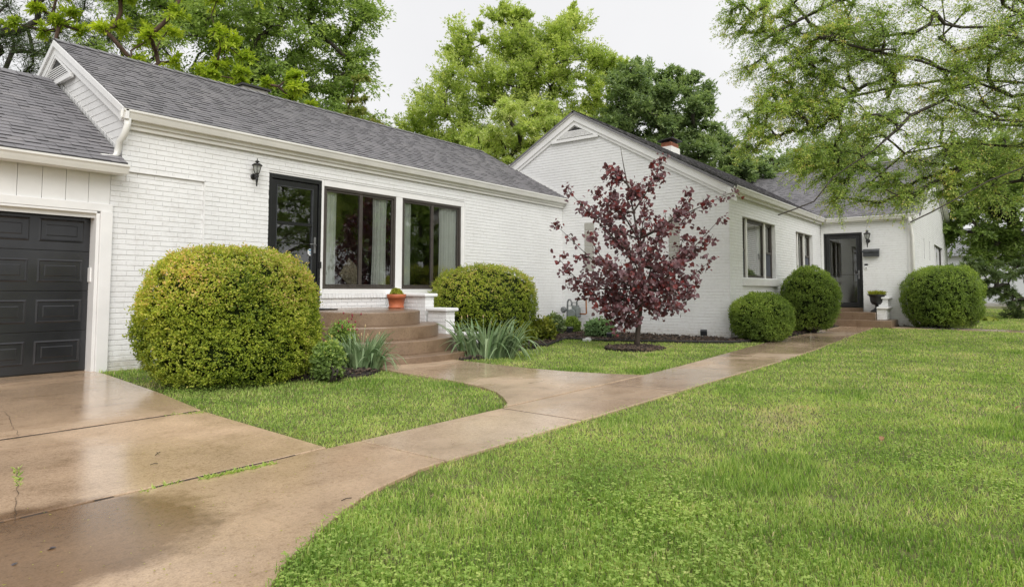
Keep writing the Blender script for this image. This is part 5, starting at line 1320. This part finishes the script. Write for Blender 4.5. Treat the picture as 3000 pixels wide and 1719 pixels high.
def heart():
    P = [(0,0,0)]; ring_ = []
    for i in range(11):
        a = -math.pi*.5+math.pi*2*i/11
        x = .5-.5*math.cos(math.pi*2*i/11); ring_.append(a)
    out2 = [(0.0,.05),(-.08,.24),(.08,.46),(.38,.50),(.68,.30),(1.0,0.0),(.68,-.30),(.38,-.50),(.08,-.46),(-.08,-.24)]
    V = [(.25,0,-.05)]+[(x,y,.10*abs(y)*2-.06*x*x) for x, y in out2]; F = [(0,i,i%len(out2)+1) for i in range(1,len(out2)+1)]
    return np.array(V), np.array([f[::-1] for f in F])
HV, HF = heart()
RM = [M['redbud_a'], M['redbud_b'], M['redbud_sheen']]; hm = []
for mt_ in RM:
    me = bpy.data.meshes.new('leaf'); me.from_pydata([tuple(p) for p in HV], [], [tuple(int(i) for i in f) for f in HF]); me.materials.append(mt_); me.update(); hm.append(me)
items = []
for p, d in twig_pts:
    for _ in range(rr.integers(2,7)):
        q = p+rr.normal(0,.055,3); az = rr.uniform(0,6.28); T = np.array((math.cos(az)*.55, math.sin(az)*.55, -rr.uniform(.25,1.0))); T /= np.linalg.norm(T)
        nr = np.array((-.45,-.45,.75))+rr.normal(0,.45,3); S = np.cross(nr, T); S /= np.linalg.norm(S); Nn = np.cross(T, S); s_ = rr.uniform(.038,.088)
        u_, v_, z_ = to_px(q); top_ = (q[2]-.6)/3.0
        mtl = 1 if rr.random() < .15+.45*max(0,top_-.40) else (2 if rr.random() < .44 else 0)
        items.append((s_/z_+(.02 if z_ < dR else 0), q, T, S, Nn, s_, mtl))
items.sort(key=lambda a: -a[0])
VV = [[],[],[]]
for i, (_, q, T, S, Nn, s_, mtl) in enumerate(items):
    if i < 300:
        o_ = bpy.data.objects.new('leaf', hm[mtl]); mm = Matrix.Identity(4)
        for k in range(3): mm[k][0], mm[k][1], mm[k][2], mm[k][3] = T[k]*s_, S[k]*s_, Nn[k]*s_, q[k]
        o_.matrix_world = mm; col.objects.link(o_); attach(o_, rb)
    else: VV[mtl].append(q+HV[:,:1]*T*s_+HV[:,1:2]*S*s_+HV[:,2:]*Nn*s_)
V = []; F = []; MI = []; k = 0
for mtl in range(3):
    for a in VV[mtl]: V.append(a); F.append(HF+k); k += len(HV); MI += [mtl]*len(HF)
me = fast_mesh('crown', np.concatenate(V), np.concatenate(F)); me.polygons.foreach_set('material_index', np.array(MI, np.int32))
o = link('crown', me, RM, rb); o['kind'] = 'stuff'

# ================================================================== MULCH, LAWN, LITTER
def poly_mask(poly, X, Y):
    ins = np.zeros(len(X), bool); n = len(poly); j = n-1
    for i in range(n):
        xi, yi = poly[i]; xj, yj = poly[j]
        c = ((yi > Y) != (yj > Y)) & (X < (xj-xi)*(Y-yi)/(yj-yi+1e-12)+xi); ins ^= c; j = i
    return ins
bed_gable = [tuple(at_z(u_, v_)[:2]) for u_, v_ in ((1560,1010),(1600,1012),(1660,992),(1740,997),(1850,1000),(1960,1001),(2060,1003),(2150,1003),(2200,1000))]+[(.0,-4.3),(.0,0),(-1.6,0)]
ring_c = at_z(1860, 1020); bed_ring = [(ring_c[0]+.52*math.cos(a)*(1+.06*math.sin(3*a)), ring_c[1]+.52*math.sin(a)*(1+.08*math.cos(2*a))) for a in np.linspace(0,6.28,26)[:-1]]
bed_corner = [(-.1,-5.02),(3.6,-4.98),(7.0,-4.96),(7.0,-4.3),(0,-4.3)]
bed_step = [(-9.6,-.02),(-8.4,-.02),(-8.2,-2.0),(-8.12,-2.65),(-8.5,-2.85),(-9.0,-2.7),(-9.6,-2.2)]
bed_right = [(-6.5,-2.3),(-6.5,-2.6),(-6.0,-2.72),(-4.8,-2.35),(-4.0,-1.95),(-3.3,-1.35),(-2.6,-.02),(-5.3,-.02),(-5.3,-1.8)]
bed_far = [(8.2,-6.9),(7.98,-6.3),(8.1,-5.9),(13,-6.75),(13,-8.0),(9.2,-8.0)]
beds = [('gable', bed_gable, 2600), ('ring', bed_ring, 1100), ('corner', bed_corner, 1400), ('steps', bed_step, 900), ('irises', bed_right, 1000), ('hedge', bed_far, 700)]
chip_V = []; chip_F = []; chip_m = []; rr = np.random.default_rng(111)
for nm, poly, n in beds:
    mb = MB(); mb.prism(poly, -.05, .004); tag(mb.build('mulch_bed', M['mulch_c']), kind='structure')
    P = np.array(poly); lo, hi = P.min(0), P.max(0); X = rr.uniform(lo[0],hi[0],n*3); Y = rr.uniform(lo[1],hi[1],n*3); k = poly_mask(poly, X, Y); X, Y = X[k][:n], Y[k][:n]
    for x, y in zip(X, Y):
        a = rr.uniform(0,6.28); L, W, H = rr.uniform(.012,.05), rr.uniform(.006,.016), rr.uniform(.003,.01); tl = rr.normal(0,.35)
        ax = np.array((math.cos(a)*math.cos(tl),math.sin(a)*math.cos(tl),math.sin(tl)))*L; ay = np.array((-math.sin(a),math.cos(a),rr.normal(0,.2)))*W; az = np.array((0,0,H)); c = np.array((x,y,.012+rr.random()*.02))
        b = len(chip_V)*1
        vs_ = [c+i*ax+j*ay+kz*az for kz in (-1,1) for i, j in ((-1,-1),(1,-1),(1,1),(-1,1))]
        chip_V += vs_; chip_F += [tuple(b+q for q in f) for f in ((4,5,6,7),(0,1,5,4),(1,2,6,5),(2,3,7,6),(3,0,4,7))]; chip_m += [int(rr.integers(0,3))]*5
me = fast_mesh('mulch_chips', np.array(chip_V), np.array(chip_F)); me.polygons.foreach_set('material_index', np.array(chip_m, np.int32))
tag(link('mulch_chips', me, [M['mulch_a'],M['mulch_b'],M['mulch_c']]), 'dark shredded bark mulch along the walls and round the young tree', 'mulch', kind='stuff')
# black plastic edging of the gable bed
ed = [np.array((*p, .02)) for p in bed_gable[:9]]
mb = MB(); mb.tube(ed, .016, 6); tag(mb.build('bed_edging', M['dark_matte']), 'thin black edging between the small lawn and the gable bed', 'edging')

# ---- lawn
drive_poly = [(-15.4,.3)]+[(-15.4,-5.45),(-17,-5.46),(-17,-14),(-12.46,-14)]+ap[::-1][2:][0:0]+[(-12.46,-9.2),(-12.45,-7.6),(-12.38,-7.18),(-12.24,-6.93),(-12.08,-6.78),(-11.85,-6.64),(-11.62,-6.50),(-11.33,-6.37),(-10.9,-6.27),(-10.69,-6.262),(-10.69,-5.46)]+[(edge_x(y), y) for y in np.linspace(-5.44,.0,8)]+[(-10.36,.3)]
path_poly = [(x, py0(x)) for x in jx]+[(7.0,-40),(7.96,-40),(7.96,-5.0)]+[(x, py1(x)) for x in jx[::-1]]
house_poly = [(-17,.1),(-10.4,.1),(-10.3,-.02),(0,-.02),(0,-4.26),(8.1,-4.26),(8.1,-6.7),(20.6,-6.7),(20.6,6),(-17,6)]
step_poly = [(-8.75,-.0)]+[(sc_[0]+1.8*math.cos(a), sc_[1]+1.8*math.sin(a)) for a in np.linspace(math.pi,2*math.pi,20)]+[(-5.1,0)]
step2_poly = [(6.8,-6.3),(8.2,-6.3),(8.2,-4.2),(6.8,-4.2)]
def is_lawn(X, Y, j=0.014):
    xx = X+rr.normal(0,j,len(X)); yy = Y+rr.normal(0,j,len(Y)); k = np.ones(len(X), bool)
    for poly in [drive_poly, path_poly, br]: k &= ~poly_mask(poly, xx, yy)
    x2 = X+rr.normal(0,.045,len(X)); y2 = Y+rr.normal(0,.045,len(Y))
    if j > 0:
        for poly in [drive_poly, path_poly, br]: k &= ~poly_mask(poly, x2, y2)
    for poly in [house_poly, step_poly, step2_poly]: k &= ~poly_mask(poly, X, Y)
    for _, poly, _n in beds: k &= ~poly_mask(poly, xx+rr.normal(0,.05,len(X)), yy+rr.normal(0,.05,len(Y)))
    return k
rr = np.random.default_rng(121)
def scatter(n, rmin, rmax, power):
    """blade density thins with distance from the viewpoint, all round the view"""
    if power == 1: rad = rmin*(rmax/rmin)**rr.random(n)
    else: rad = (rmin**(2-power)+(rmax**(2-power)-rmin**(2-power))*rr.random(n))**(1/(2-power))
    th = rr.uniform(-.95,.95,n); f = np.array((FW[0],FW[1])); f /= np.linalg.norm(f); rt = np.array((f[1],-f[0]))
    P = CAMP[:2]+rad[:,None]*(np.cos(th)[:,None]*f+np.sin(th)[:,None]*rt); return P[:,0], P[:,1], rad
X, Y, R_ = scatter(980000, 1.15, 46, 1.62); k = is_lawn(X, Y); k &= ~((vnoise(np.c_[X,Y], 9.5, 41)+.6*vnoise(np.c_[X,Y], 23, 42) > 1.25) & (rr.random(len(X)) < .6)); X, Y, R_ = X[k], Y[k], R_[k]
P2 = np.c_[X, Y]; n = len(X)
lowf = vnoise(P2, 1.1, 5); midf = vnoise(P2, 3.7, 6); tuft = vnoise(P2, 2.3, 9)
tall = np.clip((tuft-.55)*2.2, 0, 1)
H = (.025+.005*midf+.016*tall)*rr.uniform(.5,1.35,n); rise = .014
W_ = .0034*np.maximum(1, R_/2.6)**.82*rr.uniform(.7,1.3,n)
az = rr.uniform(0,6.28,n)+.0; lean = np.clip(rr.normal(1.02,.34,n), .05, 1.5)*(1-.38*tall); D = np.c_[np.cos(az), np.sin(az), np.zeros(n)]; S = np.c_[-np.sin(az+rr.normal(0,.9,n)), np.cos(az), np.zeros(n)]; S = unit(S)
B = np.c_[X, Y, np.full(n,-.022)]; tip = B+D*(H*np.sin(lean))[:,None]+np.array((0,0,1))*(H*np.cos(lean)+rise)[:,None]; mid = B+D*(H*np.sin(lean)*.42)[:,None]+np.array((0,0,1))*(H*np.cos(lean*.75)*.60+rise)[:,None]
tint = np.clip(.44+.11*lowf+.11*midf+.11*vnoise(P2, 9, 15)-.21*tall+rr.normal(0,.21,n)+np.where(rr.random(n) < .12, .34, 0)+np.clip(vnoise(P2, 1.9, 14)-.55,0,1)*.38, 0, 1)
nearm = R_ < 3.4
def pack(m):
    b, mi_, ti, s, w_ = B[m], mid[m], tip[m], S[m], W_[m][:,None]; return b, mi_, ti, s, w_
b, mi_, ti, s, w_ = pack(nearm); a = len(b)
v1 = np.stack([b-s*w_*.5, b+s*w_*.5, mi_+s*w_*.45, mi_-s*w_*.45, ti], 1).reshape(-1,3); k5 = np.arange(a)[:,None]*5
f1 = np.concatenate([k5+np.array([[0,1,2]]), k5+np.array([[0,2,3]]), k5+np.array([[3,2,4]])], 0); t1 = np.repeat(tint[nearm], 5)
b, mi_, ti, s, w_ = pack(~nearm); a = len(b)
v2 = np.stack([b-s*w_*.6, b+s*w_*.6, ti], 1).reshape(-1,3); f2 = np.arange(a)[:,None]*3+np.array([[0,1,2]])+len(v1); t2 = np.repeat(tint[~nearm], 3)
# clover and broad weeds near the drive
Xc, Yc, Rc = scatter(120000, 1.15, 9.5, 1.5); k = is_lawn(Xc, Yc); Xc, Yc = Xc[k], Yc[k]; Pc = np.c_[Xc, Yc]; k = (vnoise(Pc, 1.5, 31)+.35*rr.normal(size=len(Xc))+.55*np.exp(-((Xc+11.6)**2+(Yc+7.3)**2)/2.2)) > .45; Xc, Yc = Xc[k], Yc[k]; nc = len(Xc)
hz = rr.uniform(.012,.045,nc); lf = Leafy(); a0 = rr.uniform(0,6.28,nc); tcl = np.clip(.42+rr.normal(0,.16,nc)+.1*vnoise(np.c_[Xc,Yc],3,33), 0, .85)
for j in range(3):
    aa = a0+j*2.094; T = np.c_[np.cos(aa), np.sin(aa), rr.normal(.1,.3,nc)]; Nn = np.c_[rr.normal(0,.3,nc), rr.normal(0,.3,nc), np.ones(nc)]; L = rr.uniform(.007,.0135,nc)
    lf.add(*leaves(np.c_[Xc, Yc, hz], T, Nn, L, L*.95, tcl, .05))
vc, fc, tc = np.concatenate(lf.V), np.concatenate(lf.F), np.concatenate(lf.T)
me = fast_mesh('lawn_grass', np.concatenate([v1, v2, vc]), np.concatenate([f1, f2, fc+len(v1)+len(v2)]), np.concatenate([t1, t2, tc]))
tag(link('lawn_grass', me, M['grass_blade']), 'short bright green lawn grass with clover patches on both sides of the path', 'grass', kind='stuff')
# grass growing out of the drive joints
Xs = []; 
for (u0, v0, u1, v1_, n_, wd) in ((590,1403,812,1356,260,.008),(46,1372,58,1420,40,.006),(420,1440,520,1412,40,.008),(490,1215,610,1206,60,.012)):
    for _ in range(n_):
        q = random.random(); p = at_z(u0+(u1-u0)*q, v0+(v1_-v0)*q); Xs.append((p[0]+random.gauss(0,wd), p[1]+random.gauss(0,wd)))
Xs = np.array(Xs); n = len(Xs); az = rr.uniform(0,6.28,n); T = np.c_[np.cos(az), np.sin(az), rr.uniform(.2,1.2,n)]; L = rr.uniform(.015,.045,n)
lf = Leafy(); lf.add(*leaves(np.c_[Xs, np.full(n,-.004)], T, rr.normal(size=(n,3)), L, L*.22, np.clip(.5+rr.normal(0,.2,n),0,1)))
o = lf.build('joint_weeds', M['grass_blade'], None); tag(o, 'thin weeds and grass growing in the driveway joints', 'weeds', kind='stuff')
# fallen leaves and twigs
def fallen(u_, v_, L, mat, label, name='fallen_leaf', z=.004):
    p = at_z(u_, v_); o_ = bpy.data.objects.new(name, broad_leaf(L, L*.5, .9, M[mat], name)); col.objects.link(o_); o_.location = (p[0],p[1],z); o_.rotation_euler = (0,.55,random.uniform(0,6.28)); tag(o_, label, 'leaf', 'fallen leaves')
fallen(165,1605,.055,'dead_leaf','dark curled leaf lying in the driveway puddle'); fallen(52,1650,.035,'dead_leaf','smaller dark leaf at the bottom left of the driveway')
for u_, v_, lb in ((2350,1176,'tan fallen leaf on the big lawn below the path bend'),(2985,1128,'brown fallen leaf on the lawn at the right edge, upper one'),(2995,1200,'orange fallen leaf on the lawn at the right edge, lower one'),(2585,1290,'brown fallen leaf right of the lawn centre'),(1745,1480,'pale fallen leaf on the lawn near the driveway')):
    fallen(u_, v_, .07, 'fallen_tan', lb, z=.03)
for u_, v_, du, dv, lb in ((455,1332,14,-9,'short forked twig on the driveway middle slab'),(1000,1465,30,-8,'thin dark twig on the sidewalk apron'),(440,1360,22,-3,'thin straight twig on the driveway middle slab')):
    a, b = at_z(u_, v_, .004), at_z(u_+du, v_+dv, .006); mb = MB(); mb.tube([a,(a+b)/2+np.array((.004,.004,.003)),b], .0022, 5); mb.tube([(a+b)/2+np.array((.004,.004,.003)), b+np.array((-.015,.01,0))], .0016, 5); tag(mb.build('twig', M['bark_dark']), lb, 'twig', 'fallen twigs')
# scattered bud scales and petals on the drive
pv = Leafy(); n = 240; U_ = rr.uniform(0,1150,n); V_ = rr.uniform(1130,1719,n); P = np.array([at_z(a, b, .004) for a, b in zip(U_, V_)]+[(edge_x(y)-abs(random.gauss(0,.10)), y, .004) for y in np.linspace(-4.6,-.2,170)]); k = ~is_lawn(P[:,0], P[:,1], .0); P = P[k]; n = len(P)
az = rr.uniform(0,6.28,n); L = rr.uniform(.006,.014,n); pv.add(*leaves(P, np.c_[np.cos(az),np.sin(az),np.full(n,.05)], np.c_[rr.normal(0,.2,n),rr.normal(0,.2,n),np.ones(n)], L, L*.5, np.clip(rr.normal(.9,.1,n),0,1)))
tag(pv.build('petal_litter', M['leaf_gold'], None), 'tiny pale petals and bud scales scattered over the driveway', 'litter', kind='stuff')

# ---- neighbouring house beyond the street, seen under the juniper
nb = thing('neighbour_house', 'pale house beyond the street at the right edge, half hidden by trees', 'house', (62,-14,0))
mb = MB(); mb.box(56,68,-26,4,-.05,4.2); mb.build('wall', M['neighbour_siding'], nb)
mb = MB(); mb.extrude([(55.4,-26.5,4.1),(62,-26.5,7.0),(68.6,-26.5,4.1)], (0,31,0)); mb.build('roof', M['neighbour_roof'], nb)
for y in (-22,-16,-6,0):
    wn = MB(); wn.box(55.94,55.99,y-.7,y+.7,1.2,2.7); wn = wn.build('window', M['white_trim'], nb); mb = MB(); mb.box(55.92,55.938,y-.6,y+.6,1.3,2.6); mb.build('pane', M['screen_mesh'], wn)
